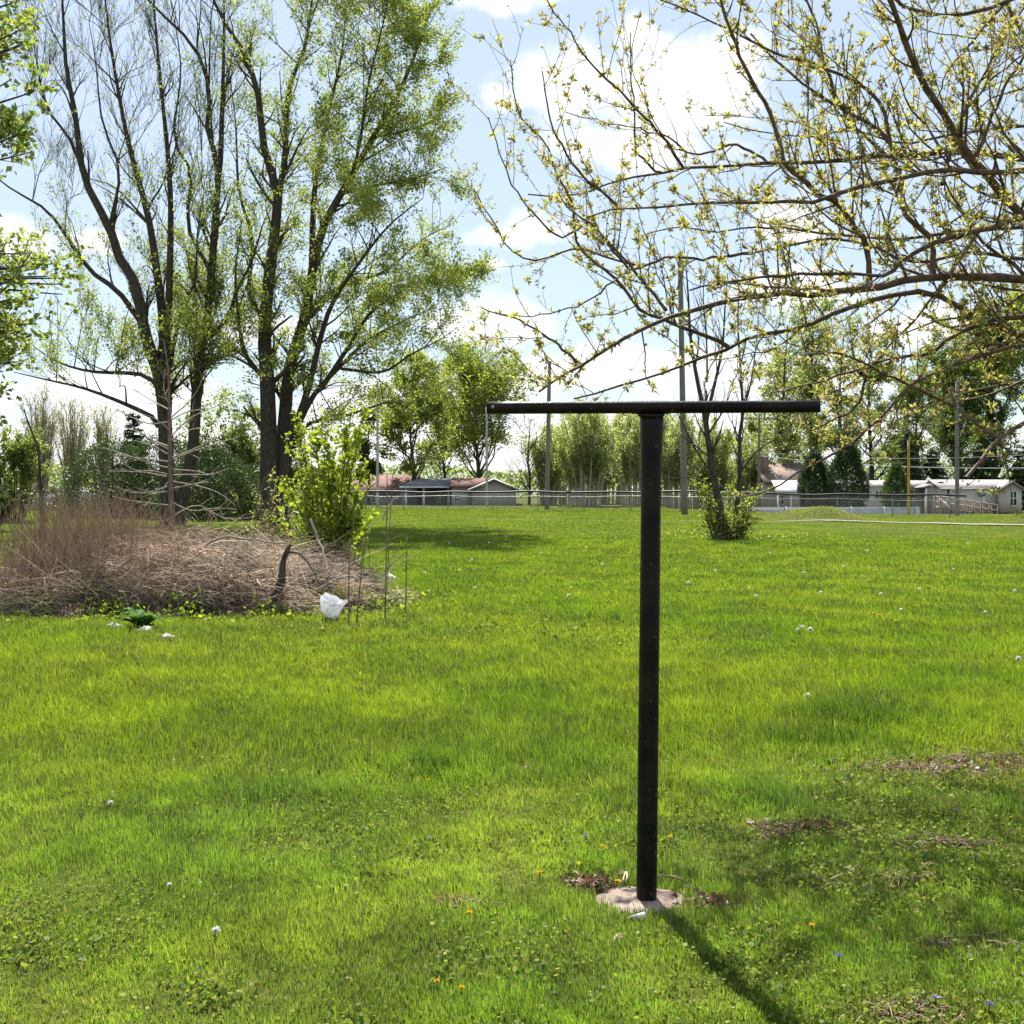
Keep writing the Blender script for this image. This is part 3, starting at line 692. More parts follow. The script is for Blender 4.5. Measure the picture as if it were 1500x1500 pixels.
def fruit_tree():
    rng = np.random.default_rng(8); D = 7.4
    hub = P(1740, 480, D); base = np.array([hub[0] + .12, hub[1] + .1, 0.]); base[2] = g1(base[0], base[1])
    root = empty('fruit_tree', base, 'spreading fruit tree just leafing out whose branches reach in from the right', 'tree')
    T = MB(); Bm = MB(); C = MB()
    tr = resample([base + [0, 0, -.1], base + [.05, 0, .8], hub + [.06, 0, -.5], hub, hub + [.1, .1, .7]], 12); tubes(T, tr, np.interp(np.linspace(0, 1, 12), [0, .1, 1], [.19, .15, .10]), 14)
    Hb = [  # traced limbs: points from the trunk outwards, pixel widths, depth offsets
     ([(1620, 420), (1495, 312), (1439, 248), (1407, 211), (1383, 171), (1351, 117), (1332, 75), (1313, 24), (1303, 0), (1280, -70)], 17, 7, 0, -.6),
     ([(1600, 250), (1495, 235), (1407, 221), (1340, 227), (1271, 229), (1220, 237), (1127, 239), (1073, 243), (1020, 245), (967, 253), (920, 262), (870, 277), (835, 288), (775, 286)], 15, 2, .8, .3),
     ([(1600, 265), (1473, 252), (1380, 251), (1327, 261), (1287, 269), (1247, 277), (1201, 293), (1140, 296), (1033, 296), (967, 304), (908, 304), (860, 320)], 13, 2, -.6, -.9),
     ([(1640, 430), (1500, 409), (1395, 406), (1320, 412), (1260, 424), (1200, 430), (1140, 430), (1080, 439), (1050, 445), (1030, 449), (985, 464), (910, 497), (865, 527), (820, 554), (790, 575)], 17, 3, -.2, -.8),
     ([(1620, 520), (1440, 472), (1410, 454), (1380, 436), (1335, 428), (1260, 445), (1200, 469), (1155, 484), (1110, 493), (1069, 507), (1000, 536), (949, 554), (895, 569), (841, 584)], 14, 3, .5, .4),
     ([(1640, 470), (1500, 464), (1452, 472), (1398, 490), (1362, 517), (1308, 523), (1260, 540), (1200, 560), (1130, 575)], 12, 2, .2, .9),
     ([(1640, 500), (1500, 505), (1440, 520), (1389, 538), (1350, 553), (1326, 571), (1305, 595), (1275, 625), (1245, 652), (1212, 667), (1170, 690), (1137, 713), (1080, 730)], 10, 2, -.7, -1.0),
     ([(1640, 540), (1500, 619), (1464, 643), (1446, 661), (1428, 685), (1415, 700)], 11, 4, -1.2, -1.6),
     ([(1275, 420), (1273, 387), (1268, 357), (1249, 328), (1225, 299), (1199, 283), (1148, 237), (1143, 213), (1121, 149), (1100, 117), (1073, 53), (1057, 0), (1050, -50)], 9, 4, -.3, -.6),
     ([(1370, 408), (1367, 387), (1364, 347), (1324, 312), (1319, 267), (1303, 203), (1287, 149), (1249, 117), (1199, 96), (1140, 80), (1100, 61), (1040, 30), (965, 0)], 9, 2, -.2, .5),
     ([(1330, 230), (1292, 197), (1273, 181), (1207, 144), (1140, 91), (1100, 50)], 8, 3, .6, .9),
     ([(1300, 229), (1240, 170), (1205, 83), (1199, 40), (1180, 0), (1160, -50)], 6, 3, .7, 1.0),
     ([(1600, -20), (1473, 5), (1433, 20), (1380, 21), (1321, 9), (1290, -20)], 9, 5, .3, .2),
     ([(1640, 200), (1540, 100), (1473, 5), (1450, -60)], 9, 5, .8, 1.1),
     ([(1473, 5), (1412, 75), (1385, 110), (1370, 160)], 5, 2, .3, 0),
     ([(1380, 270), (1412, 165), (1465, 64), (1500, 10), (1520, -30)], 6, 3, 0, .4),
     ([(1415, 160), (1450, 120), (1500, 77), (1540, 40)], 4, 2, .1, .3),
     ([(1430, 230), (1470, 130), (1495, 90), (1530, 30)], 6, 3, -.5, -.6),
     ([(1069, 507), (1030, 491), (979, 470), (940, 455), (910, 419), (886, 395), (847, 359), (841, 312), (833, 283), (817, 256), (796, 205), (764, 173), (751, 125), (748, 88)], 7, 1.5, .4, -.3),
     ([(976, 455), (955, 428), (928, 395), (886, 350), (865, 325), (836, 309), (815, 280)], 5, 2, -.5, -.2),
     ([(921, 395), (887, 352), (865, 325), (825, 347), (793, 325), (769, 296), (751, 272), (735, 235), (716, 173)], 4, 1.5, .1, -.4),
     ([(940, 392), (880, 375), (847, 363), (788, 381), (745, 365), (727, 331), (700, 288), (690, 270)], 4, 1.5, .3, -.1),
     ([(1100, 371), (1020, 379), (980, 376), (940, 392), (910, 404), (880, 428), (840, 450), (775, 464), (727, 458)], 5, 1.5, .2, .5),
     ([(905, 301), (873, 275), (833, 232), (815, 197), (804, 160), (793, 104)], 4, 1.5, -.8, -1),
     ([(967, 253), (961, 253), (940, 230), (931, 213), (929, 160), (924, 107), (925, 48)], 4, 1.5, .4, .2),
     ([(1000, 247), (980, 213), (956, 184), (932, 160), (903, 128), (863, 91), (833, 45), (801, 0), (790, -25)], 5, 1.5, .3, 0),
     ([(1127, 239), (1100, 221), (1073, 211), (1050, 220), (1010, 224), (985, 205), (940, 190), (890, 180), (830, 165)], 5, 1.5, .7, 1.2),
     ([(847, 533), (802, 494), (760, 470), (727, 458), (705, 450)], 4, 1.5, -.8, -.9),
     ([(1260, 547), (1269, 553), (1254, 595), (1218, 616), (1190, 630)], 6, 2, .5, .7),
     ([(1440, 330), (1350, 457), (1314, 496), (1290, 523), (1250, 560), (1215, 575)], 8, 2, 1.2, 1.3),
     ([(1500, 333), (1400, 340), (1320, 350), (1240, 345), (1150, 335), (1100, 333), (1047, 339), (993, 333), (940, 345)], 7, 2, 1.0, 1.5),
     ([(1500, 380), (1420, 370), (1340, 385), (1273, 360), (1210, 350), (1140, 365), (1100, 371)], 7, 3, .8, .3),
     ([(1560, 300), (1460, 330), (1400, 345), (1330, 375), (1300, 405), (1240, 400), (1150, 405), (1080, 410), (1010, 425)], 8, 2, -.9, -1.2),
     ([(1540, 180), (1450, 190), (1380, 200), (1310, 210), (1250, 190), (1190, 200), (1120, 195), (1060, 180)], 6, 2, 1.3, 1.6),
     ([(1600, 560), (1500, 560), (1420, 575), (1340, 600), (1290, 640)], 7, 2, 1.0, 1.2),
     ([(1404, 598), (1300, 550), (1240, 520), (1180, 520)], 5, 2, -.5, -.8),
     ([(1464, 643), (1430, 620), (1404, 598), (1390, 570)], 6, 3, -1.3, -1.0),
     ([(1600, 100), (1500, 130), (1440, 150), (1400, 190), (1340, 190)], 6, 2, 1.5, 1.4)]
    NP = 18; A = []; B = []
    for pts, r0, r1, a, b in Hb:
        q = [P(px, py, D + a + (b - a) * k / (len(pts) - 1)) for k, (px, py) in enumerate(pts)]
        if pts[0][0] >= 1600: q = [hub + [0, 0, .35 * (480 - pts[0][1]) / 300.]] + q
        n = 30 if len(pts) > 8 else 18
        p = resample(q, n); d = np.gradient(p, axis=0); p = p + rng.normal(size=p.shape) * .004
        r = taper_r(r0, r1, n, .9) * D / FPX / 2 * (1 + .06 * rng.normal(size=n)); tubes(Bm, p, r, 8)
        A.append(resample(p, NP)); B.append(np.interp(np.linspace(0, 1, NP), np.linspace(0, 1, n), r))
    A = np.array(A); B = np.array(B)
    inview = lambda b: (b[:, 0] / b[:, 1] < .62)
    l1x = spawn(A, B, 1.35, .05, .8, 1.05, .75, .2, .03, .11, NP, .45, .0045, .3, .2, rng, lambda b: inview(b) & (b[:, 0] / b[:, 1] > .13) & (b[:, 2] > 2.15)); tubes(Bm, *l1x, 6)
    A = np.concatenate([A, l1x[0]]); B = np.concatenate([B, l1x[1]])
    l2 = spawn(A, B, 6.0, .06, 1, .5, 1.0, .45, .14, .10, 7, .45, .0022, .35, .3, rng, inview)
    l2b = spawn(A, B, 2.6, .1, 1, .42, 1.0, -.1, .02, .16, 6, .45, .002, .4, .3, rng, inview)
    l3 = spawn(np.concatenate([l2[0], resize(l2b[0], 7)]), np.concatenate([l2[1], resize_r(l2b[1], 7)]), 3.8, .1, 1, .2, .8, .35, .08, .12, 4, .6, .0016, .5, .3, rng)
    for l in (l2, l2b, l3): tubes(Bm, *l, 4)
    def clusters(pp, step, t0=.05):
        ln = np.linalg.norm(np.diff(pp, axis=1), axis=2).sum(1)
        pos, tn = along(pp, ln / step, rng, t0)
        big = rng.random(len(pos)) ** 2.0; k = (3 + 9 * big).astype(int)
        idx = np.repeat(np.arange(len(pos)), k); ax = unit(rng.normal(size=(len(idx), 3)) * .8 + np.array([0, 0, .45]) + .3 * tn[idx])
        leaves(C, pos[idx] + ax * .004, (.018 + .021 * big)[idx], LEAFC['bud'], rng, ax, .1, .42, .3)
    clusters(A, .085, .12); clusters(l2[0], .078); clusters(l2b[0], .08); clusters(l3[0], .078)
    tip = np.concatenate([l2[0][:, -1], l3[0][:, -1]]); idx = np.repeat(np.arange(len(tip)), 4)
    leaves(C, tip[idx], .02, LEAFC['bud'], rng, unit(rng.normal(size=(len(idx), 3)) * .7 + [0, 0, .7]), .1, .42, .3)
    T.build('trunk', M_twig, root, True, base); Bm.build('branches', M_twig, root, True, base); C.build('crown', M_leaf, root, False, base)

fruit_tree()

def middle_tree():
    D = 41; rng = np.random.default_rng(12); S = D / FPX
    gs = [([(1062, 792), (1055, 750), (1046, 700), (1038, 650), (1033, 612), (1022, 560), (1012, 500), (1008, 430), (1004, 380)], 17, 1.5, 0, 0),
          ([(1034, 615), (1045, 570), (1058, 510), (1062, 450), (1066, 400)], 8, 1.2, 0, .8), ([(1035, 640), (1060, 600), (1075, 560)], 5, 1, 0, -1),
          ([(1036, 560), (1035, 500), (1030, 430), (1035, 390)], 4, 1, 0, -1),
          ([(1075, 792), (1080, 740), (1084, 682), (1083, 640), (1088, 604), (1085, 544), (1081, 475), (1083, 410)], 11, 1.5, .4, .5),
          ([(1088, 604), (1100, 560), (1108, 500), (1112, 450)], 4, 1, .5, 1), ([(1085, 690), (1110, 660), (1140, 640), (1165, 615)], 5, 1, .4, -.8),
          ([(1046, 700), (1020, 660), (1000, 620), (985, 590)], 5, 1, 0, -1), ([(1048, 715), (1015, 700), (985, 700), (960, 690)], 4, 1, 0, .6), ([(1040, 670), (1000, 640), (970, 640)], 3, 1, 0, .9)]
    bp = P(1066, 790, D); bp[2] = g1(bp[0], D)
    root = empty('small_tree', bp, 'small multi stemmed tree with bare top and leafy suckers round its base', 'tree')
    T = MB(); Bm = MB(); C = MB(); A = []; B = []
    for pts, r0, r1, a, b in gs:
        p = gd(pts, D, a, b, 16); r = taper_r(r0 * S * .42, r1 * S / 2, 16)
        if pts[0][1] > 780: p[0, 2] = g1(p[0, 0], p[0, 1]) - .05; r[0] *= 1.4
        tubes(T, p, r, 8); A.append(p); B.append(r)
    # stump-like dense base with suckers
    for k in range(46):
        th = rng.uniform(0, 6.28); q = bp + np.array([.55 * math.cos(th) * rng.random(), .45 * math.sin(th) * rng.random(), 0]); h = rng.uniform(.5, 2.1)
        e = q + np.array([math.cos(th) * h * .35, math.sin(th) * h * .35, h]); p = resample([q - [0, 0, .05], (q + e) / 2 + rng.normal(size=3) * .06, e], 16)
        r = taper_r(.03, .006, 16); tubes(Bm, p, r, 5)
        if k % 1 == 0: A.append(p); B.append(r)
    A_ = np.array(A); B_ = np.array(B); tree_n = len(gs)
    l2 = spawn(A_[:tree_n], B_[:tree_n], 3.0, .2, 1, 1.4, .6, .5, .1, .1, 5, .5, .007, .3, .4, rng); l3 = spawn(*l2, 3.4, .15, 1, .65, .6, .35, .1, .12, 4, .6, .006, .4, .3, rng)
    s2 = spawn(A_[tree_n:], B_[tree_n:], 3.5, .2, 1, .6, .8, .2, 0, .15, 4, .6, .005, .4, .3, rng)
    for l in (l2, l3, s2): tubes(Bm, *l, 3)
    pos, tn = along(s2[0], 13, rng); leaves(C, pos, .085, LEAFC['fresh'] + LEAFC['fresh'] + LEAFC['mid'], rng, tn, .3, .6)
    pos, tn = along(A_[tree_n:], 26, rng, .15); leaves(C, pos + rng.normal(size=pos.shape) * .08, .085, LEAFC['olive'] + LEAFC['fresh'] + LEAFC['mid'], rng, None, .3, .6)
    pos, tn = along(l3[0], 2.2, rng); leaves(C, pos, .055, LEAFC['olive'], rng, tn, .3, .6)
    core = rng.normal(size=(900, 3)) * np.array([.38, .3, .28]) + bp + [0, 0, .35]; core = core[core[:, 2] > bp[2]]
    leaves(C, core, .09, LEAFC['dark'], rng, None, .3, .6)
    sp = rng.normal(size=(500, 2)) * np.array([1.5, .8]); xy = sp + bp[:2]; leaves(C, np.stack([xy[:, 0], xy[:, 1], gz(xy[:, 0], xy[:, 1]) + rng.uniform(.05, .35, 500)], 1), .07, LEAFC['fresh'] + LEAFC['olive'], rng, None, .3, .6)
    T.build('trunk', M_bark, root, True, bp); Bm.build('suckers', M_barkfar, root, False, bp); C.build('crown', M_leaf, root, False, bp)
middle_tree()

# ------------------------------------------------------------------ generic far trees
def far_tree(name, px, pyb, pyt, wpx, D, style, pal, label, group=None, seed=0, nleaf=4000, size=.28, trunk=True):
    nleaf = int(nleaf * {'broad': 2.5, 'poplar': 2.4, 'bare': 1, 'willow': 2.6 if 'willow' in name else 2, 'conifer': 3, 'egg': 3.5, 'mound': 3, 'open': 3.2}[style])
    rng = np.random.default_rng(100 + seed); s = D / FPX
    x = (px - 750) * s; z0 = g1(x, D); top = P(px, pyt, D)[2]; h = top - z0; W = wpx * s / 2
    b = np.array([x, D, z0]); root = empty(name, b, label, 'tree' if name not in ('shrub', 'hedge_shrub') else 'shrub', group)
    T = MB(); C = MB(); Bm = MB(); pal = LEAFC[pal]
    if style in ('broad', 'poplar', 'bare'):
        tr = resample([b - [0, 0, .2], b + [W * .03, 0, h * .3], b + [-W * .05, .2, h * .6], b + [W * .05, 0, h * .97]], 14)
        r = taper_r(max(.12, h * .022), .03, 14); tubes(T, tr, r, 7)
        A = tr[None]; B = r[None]
        n1 = {'broad': 52, 'poplar': 54, 'bare': 40}[style]
        l1 = spawn(A, B, n1 / h, .16, .98, W * 1.35 if style != 'poplar' else W * 1.9, .95 if style != 'poplar' else .5, .2 if style != 'poplar' else .5, .06, .15, 7, .45, .03, .25, .35, rng)
        l2 = spawn(*l1, 1.6 if style != 'bare' else 2.2, .2, 1, W * .48, .85, .2, .02, .15, 5, .5, .022, .3, .3, rng)
        l3 = spawn(*l2, 1.6, .2, 1, W * .2, .8, .1, 0, .2, 4, .5, .018, .4, .3, rng)
        tubes(Bm, *l1, 5); tubes(Bm, *l2, 3); tubes(Bm, *l3, 3)
        pp = np.concatenate([resize(l2[0], 5), resize(l3[0], 5)])
        if style != 'bare' or nleaf:
            c = pp[:, 2]; m = vnoise(c[:, 0] * .5 + seed, c[:, 2] * .55, 5); per = np.clip(2.2 * m - .35, .05, 2); per *= nleaf / per.sum()
            pos, tn = along(pp, per, rng); leaves(C, pos + rng.normal(size=pos.shape) * size * .8, size, pal, rng, tn, .3, .65)
    elif style == 'willow':
        k = 26; A = []; B = []
        for i in range(k):
            a = rng.uniform(-1, 1); e = b + np.array([a * W * .95, rng.uniform(-.6, .6) * W, h * (1 - .3 * a * a) * rng.uniform(.75, 1.03)]); q = b + np.array([a * W * .35, rng.uniform(-.3, .3) * W, -.1])
            p = resample([q, q * .55 + e * .45 + np.array([-a * W * .12, 0, h * .05]), e], 12); A.append(p); B.append(taper_r(.10, .02, 12))
        A = np.array(A); B = np.array(B); tubes(T, A, B, 5)
        l2 = spawn(A, B, 1.6, .2, 1, h * .26, .5, .4, .1, .12, 6, .5, .018, .3, .3, rng); l3 = spawn(*l2, 2.2, .1, 1, h * .1, .5, .2, 0, .15, 4, .6, .012, .4, .3, rng)
        tubes(Bm, *l2, 3); tubes(Bm, *l3, 3)
        pp = np.concatenate([resize(l2[0], 5), resize(l3[0], 5)]); pos, tn = along(pp, nleaf / len(pp), rng)
        leaves(C, pos + rng.normal(size=pos.shape) * size * .7, size, pal, rng, tn, .2, .5)
    elif style == 'conifer':
        tr = resample([b - [0, 0, .2], b + [0, 0, h * .5], b + [0, 0, h]], 12); r = taper_r(h * .02, .02, 12); tubes(T, tr, r, 6)
        k = 110; zz_ = rng.uniform(.08, .98, k); az = rng.uniform(0, 6.28, k); ln = W * (1 - zz_) ** .8 * rng.uniform(.75, 1.15, k) + .15
        p0 = b + np.stack([0 * zz_, 0 * zz_, zz_ * h], 1); dv = np.stack([np.cos(az), np.sin(az), -.15 + 0 * az], 1) * ln[:, None]
        pp = np.stack([p0, p0 + dv * .5 + np.stack([0 * az, 0 * az, .03 * ln], 1), p0 + dv + np.stack([0 * az, 0 * az, .06 * ln], 1)], 1)
        tubes(Bm, pp, np.tile([.04, .03, .015], (k, 1)), 3)
        per = ln / ln.sum() * nleaf; pos, tn = along(pp, per, rng, .1); pos = pos + rng.normal(size=pos.shape) * np.array([.2, .2, .12]) * W * .35 * .5
        leaves(C, pos, size, pal, rng, tn + np.array([0, 0, -.3]), .3, .35)
    elif style in ('egg', 'mound'):
        if trunk: tubes(T, resample([b - [0, 0, .1], b + [0, 0, h * .5], b + [0, 0, h * .9]], 8), taper_r(.1, .02, 8), 6)
        k = nleaf; zt = rng.random(k) ** (.9 if style == 'egg' else 1.2); az = rng.uniform(0, 6.28, k)
        prof = np.sqrt(np.clip(np.sin(np.clip(zt * .93 + .06, 0, 1) * np.pi * (1 if style == 'egg' else .5) + (0 if style == 'egg' else np.pi / 2)), 0, 1)) * (1 - .35 * zt if style == 'egg' else 1)
        lump = 1 + .5 * (vnoise(az * 1.6 + seed * 3, zt * 6 + 20, 4) - .5) + .25 * (vnoise(az * 5 + seed, zt * 18, 6) - .5)
        rr = W * prof * lump * (1 - .35 * rng.random(k) ** 2)
        pos = b + np.stack([rr * np.cos(az), rr * np.sin(az), zt * h * (1 + .06 * rng.normal(size=k))], 1); pos[:, 2] = np.maximum(pos[:, 2], z0 + .03)
        ax = np.stack([np.cos(az), np.sin(az), .9 + 0 * az], 1); leaves(C, pos, size, pal, rng, ax, .1, .45, .3)
        q = 70; zq = rng.uniform(.1, .9, q); aq = rng.uniform(0, 6.28, q); p0 = b + np.stack([0 * zq, 0 * zq, zq * h * .8], 1)
        p1 = p0 + np.stack([np.cos(aq) * W * .7, np.sin(aq) * W * .7, .15 * h + 0 * aq], 1) * (1 - .5 * zq)[:, None]
        tubes(Bm, np.stack([p0, (p0 + p1) / 2 - [0, 0, .04], p1], 1), np.tile([.03, .02, .01], (q, 1)), 3)
    elif style == 'open':
        k = 20; A = []; B = []
        for i in range(k):
            a = rng.uniform(-1, 1); e = b + np.array([a * W, rng.uniform(-.8, .8) * W, h * rng.uniform(.5, 1.0) * (1 - .25 * abs(a))]); q = b + np.array([a * W * .3, rng.uniform(-.2, .2) * W, -.1])
            p = resample([q, (q + e) / 2 + rng.normal(size=3) * W * .08, e], 10); A.append(p); B.append(taper_r(.05, .012, 10))
        A = np.array(A); B = np.array(B); tubes(T, A, B, 5); l2 = spawn(A, B, 2, .15, 1, h * .25, .8, .2, .05, .15, 5, .5, .010, .3, .3, rng); l3 = spawn(*l2, 2.5, .1, 1, h * .11, .8, .15, .02, .15, 4, .6, .008, .4, .3, rng)
        tubes(Bm, *l2, 3); tubes(Bm, *l3, 3); pp = np.concatenate([resize(l2[0], 5), resize(l3[0], 5)])
        c = pp[:, 2]; m = vnoise(c[:, 0] * .9 + seed, c[:, 2] * .9, 5); per = np.clip(2.0 * m - .2, .1, 2); per *= nleaf / per.sum()
        pos, tn = along(pp, per, rng); leaves(C, pos + rng.normal(size=pos.shape) * size * .6, size, pal, rng, tn, .3, .65)
    bk = M_palebark if style == 'willow' else M_barkfar
    if T.n: T.build('trunk', bk, root, True, b)
    if Bm.n: Bm.build('branches', bk, root, False, b)
    if C.n: C.build('crown', M_needle if style in ('conifer', 'egg', 'mound') else M_leaf, root, False, b)
    return root

GT = 'trees behind the houses'; GW = 'pale bushy willows behind the fence'; GL = 'trees and shrubs at the left behind the brush'
FT = [
 ('broadleaf_tree', 604, 742, 562, 135, 112, 'broad', 'maple', 'rounded light green tree behind the grey house with red brown roofs', GT, 7000, .26),
 ('broadleaf_tree', 698, 742, 546, 185, 122, 'broad', 'maple', 'large broad green tree with a visible trunk above the red gable roof', GT, 9500, .27),
 ('broadleaf_tree', 540, 742, 612, 46, 108, 'broad', 'dark', 'narrow very dark tree just right of the bright green bush', GT, 3200, .26),
 ('bare_tree', 775, 742, 622, 75, 104, 'bare', 'olive', 'leafless crooked dark tree between the red roofed house and pale willows', GT, 260, .15),
 ('willow_tree', 800, 744, 640, 85, 106, 'willow', 'pale', 'pale willow bush behind the grey pole', GW, 3600, .20),
 ('willow_tree', 858, 745, 600, 120, 100, 'willow', 'pale', 'widest pale green willow with many thin stems left of the black post', GW, 7000, .20),
 ('willow_tree', 930, 745, 606, 105, 103, 'willow', 'pale', 'pale willow partly hidden by the black clothesline post', GW, 5600, .20),
 ('willow_tree', 992, 746, 612, 95, 106, 'willow', 'pale', 'pale green willow behind the thick wooden utility pole', GW, 5000, .20),
 ('willow_tree', 1055, 746, 640, 85, 110, 'willow', 'mid', 'green willow behind the small multi stemmed tree', GW, 4200, .20),
 ('tall_poplar', 1150, 748, 475, 95, 128, 'broad', 'pale', 'tall loose pale tree behind the house with the chimney', GT, 3200, .26),
 ('tall_poplar', 1190, 748, 440, 105, 135, 'broad', 'mid', 'tallest green tree rising above the right arm of the post', GT, 3400, .27),
 ('tall_poplar', 1232, 748, 485, 95, 126, 'broad', 'pale', 'tall pale tree directly behind the big arborvitae', GT, 3200, .26),
 ('broadleaf_tree', 1275, 748, 500, 100, 140, 'broad', 'mid', 'loose tall tree behind the gap between the two arborvitae', GT, 4200, .28),
 ('broadleaf_tree', 1120, 748, 580, 80, 132, 'broad', 'pale', 'pale loose tree behind the crossarm pole', GT, 3000, .25),
 ('spruce_tree', 1328, 748, 628, 72, 122, 'conifer', 'conifer', 'dark blue green spruce behind the long mobile home', GT, 5200, .26),
 ('spruce_tree', 1365, 748, 655, 66, 124, 'conifer', 'conifer', 'dark spruce behind the porch of the mobile home', GT, 4500, .26),
 ('pine_tree', 1404, 752, 520, 100, 124, 'broad', 'cedar', 'tall thinning pine behind the grey pole at the ramp', GT, 6500, .26),
 ('pine_tree', 1455, 752, 470, 120, 128, 'broad', 'cedar', 'tall brownish green tree above the right mobile home roof', GT, 8500, .27),
 ('broadleaf_tree', 1515, 752, 430, 150, 122, 'broad', 'maple', 'bright green leafy tree at the right edge behind the mobile home', GT, 9000, .27),
 ('spruce_tree', 1440, 752, 640, 80, 121, 'conifer', 'conifer', 'low dark spruce right behind the right mobile home', GT, 5000, .26),
 ('spruce_tree', 1503, 752, 640, 80, 118, 'conifer', 'conifer', 'dark spruce beside the window end of the right mobile home', GT, 5000, .26),
 ('arborvitae', 1240, 750, 652, 62, 100, 'egg', 'conifer', 'largest dark egg shaped arborvitae left of the long mobile home', 'arborvitae in front of the mobile homes', 6500, .16),
 ('arborvitae', 1193, 750, 668, 52, 102, 'egg', 'conifer', 'dark arborvitae beside the white roofed house', 'arborvitae in front of the mobile homes', 5000, .16),
 ('arborvitae', 1313, 750, 684, 44, 96, 'egg', 'cedar', 'smaller lighter green arborvitae beside the yellow pole', 'arborvitae in front of the mobile homes', 4200, .14),
 ('willow_tree', 830, 745, 612, 110, 112, 'willow', 'pale', 'pale willow filling the gap right of the grey pole', GW, 6000, .22),
 ('willow_tree', 895, 745, 618, 110, 114, 'willow', 'pale', 'pale willow directly left of the black post', GW, 6000, .22),
 ('willow_tree', 965, 745, 622, 110, 116, 'willow', 'pale', 'pale willow between the black post and the utility pole', GW, 6000, .22),
 ('willow_tree', 1025, 746, 628, 110, 118, 'willow', 'pale', 'pale willow behind the trunk of the small multi stemmed tree', GW, 6000, .22),
 ('willow_tree', 1100, 746, 640, 100, 124, 'willow', 'pale', 'pale willow behind the distant crossarm pole', GW, 5000, .22),
 ('broadleaf_tree', 1170, 748, 560, 110, 150, 'broad', 'pale', 'pale green tree lower than and behind the tall loose trees', GT, 5000, .30),
 ('broadleaf_tree', 1345, 750, 560, 120, 150, 'broad', 'mid', 'mid green tree behind the two dark spruces', GT, 6000, .30),
 ('broadleaf_tree', 1400, 750, 470, 120, 156, 'broad', 'mid', 'high loose tree rising behind the tall pine', GT, 6500, .30),
 ('broadleaf_tree', 650, 744, 600, 100, 136, 'broad', 'maple', 'light green tree rising directly behind the dark carport house', GT, 3000, .28),
 # left side
 ('spruce_tree', 196, 745, 602, 60, 78, 'conifer', 'conifer', 'blue grey spruce top behind the left maple trunk', GL, 4200, .2),
 ('soft_tree', 335, 745, 580, 105, 74, 'open', 'mid', 'upright soft green tree between the two big maples', GL, 7500, .17),
 ('hedge_shrub', 165, 756, 650, 165, 66, 'mound', 'shade', 'green shrub left of the dead sapling', GL, 5200, .13),
 ('hedge_shrub', 240, 758, 645, 165, 66, 'mound', 'shade', 'dark green shrub directly behind the dead sapling', GL, 5200, .13),
 ('hedge_shrub', 305, 760, 658, 150, 62, 'mound', 'shade', 'darkest shrub below the soft green tree between the maples', GL, 5200, .13),
 ('hedge_shrub', 360, 755, 688, 130, 64, 'mound', 'shade', 'low dark shrub in front of the right maple trunk', GL, 3600, .13),
 ('hedge_shrub', 20, 752, 610, 90, 60, 'open', 'mid', 'tall green shrub at the left edge', GL, 4200, .13),
 ('hedge_shrub', -25, 760, 690, 80, 48, 'open', 'dark', 'low dark shrub cut by the left edge', GL, 3600, .11),
 ('pale_poplar', 60, 748, 575, 50, 90, 'willow', 'olive', 'pale bare looking poplar leftmost in the row', 'pale poplars at the left', 1300, .14),
 ('pale_poplar', 105, 748, 585, 50, 92, 'willow', 'olive', 'pale poplar in the middle of the left row', 'pale poplars at the left', 1300, .14),
 ('pale_poplar', 150, 748, 600, 50, 88, 'willow', 'olive', 'pale poplar nearest to the blue grey spruce', 'pale poplars at the left', 1300, .14),
 ('cedar_tree', 425, 745, 640, 60, 76, 'poplar', 'cedar', 'cedar mostly hidden behind the right maple trunks', GL, 3500, .17),
 ('hedge_shrub', 470, 745, 680, 80, 80, 'open', 'dark', 'dark shrub behind the bright green bush', GL, 3600, .15),
]
for i, (nm, px, pb, pt, wp, D, st, pal, lab, grp, nl, sz) in enumerate(FT):
    far_tree(nm, px, pb, pt, wp, D, st, pal, lab, grp, i, nl, sz)

def slim_tree():
    # thin dark sapling at the far left
    D = 24; p = gd([(60, 830), (62, 760), (58, 700), (57, 660), (45, 630), (35, 600)], D, 0, 0, 12); p[0, 2] = g1(p[0, 0], p[0, 1]) - .05; rng = np.random.default_rng(31)
    root = empty('sapling', p[0], 'thin dark crooked sapling standing in the dead weeds at the left', 'sapling'); T = MB(); tubes(T, p, taper_r(.07, .012, 12), 8)
    l2 = spawn(p[None], taper_r(.07, .012, 12)[None], 3.5, .4, 1, .7, .7, .4, .05, .12, 5, .4, .006, .3, .3, rng); Bm = MB(); tubes(Bm, *l2, 4)
    C = MB(); pos, tn = along(l2[0], 5, rng); leaves(C, pos, .06, LEAFC['olive'], rng, tn, .3, .6)
    T.build('trunk', M_bark, root, True, p[0]); Bm.build('branches', M_bark, root, False, p[0]); C.build('crown', M_leaf, root, False, p[0])
slim_tree()

def treeline():
    rng = np.random.default_rng(77); n = 70000; x = rng.uniform(-330, 330, n); y = rng.uniform(235, 275, n)
    hm = 3.6 + 4.5 * fbm(x * .06, y * .02, 2) + 5.0 * sstep(20, 70, x) * fbm(x * .1, y * .03, 5)
    z = gz(x, y) + hm * rng.random(n) ** .8; mb = MB(); leaves(mb, np.stack([x, y, z], 1), .75, LEAFC['mid'] + LEAFC['dark'], rng, None, .2, .7)
    tag(mb.build('treeline', M_leaf), 'distant low line of woods closing the horizon', 'treeline', kind='stuff')
treeline()

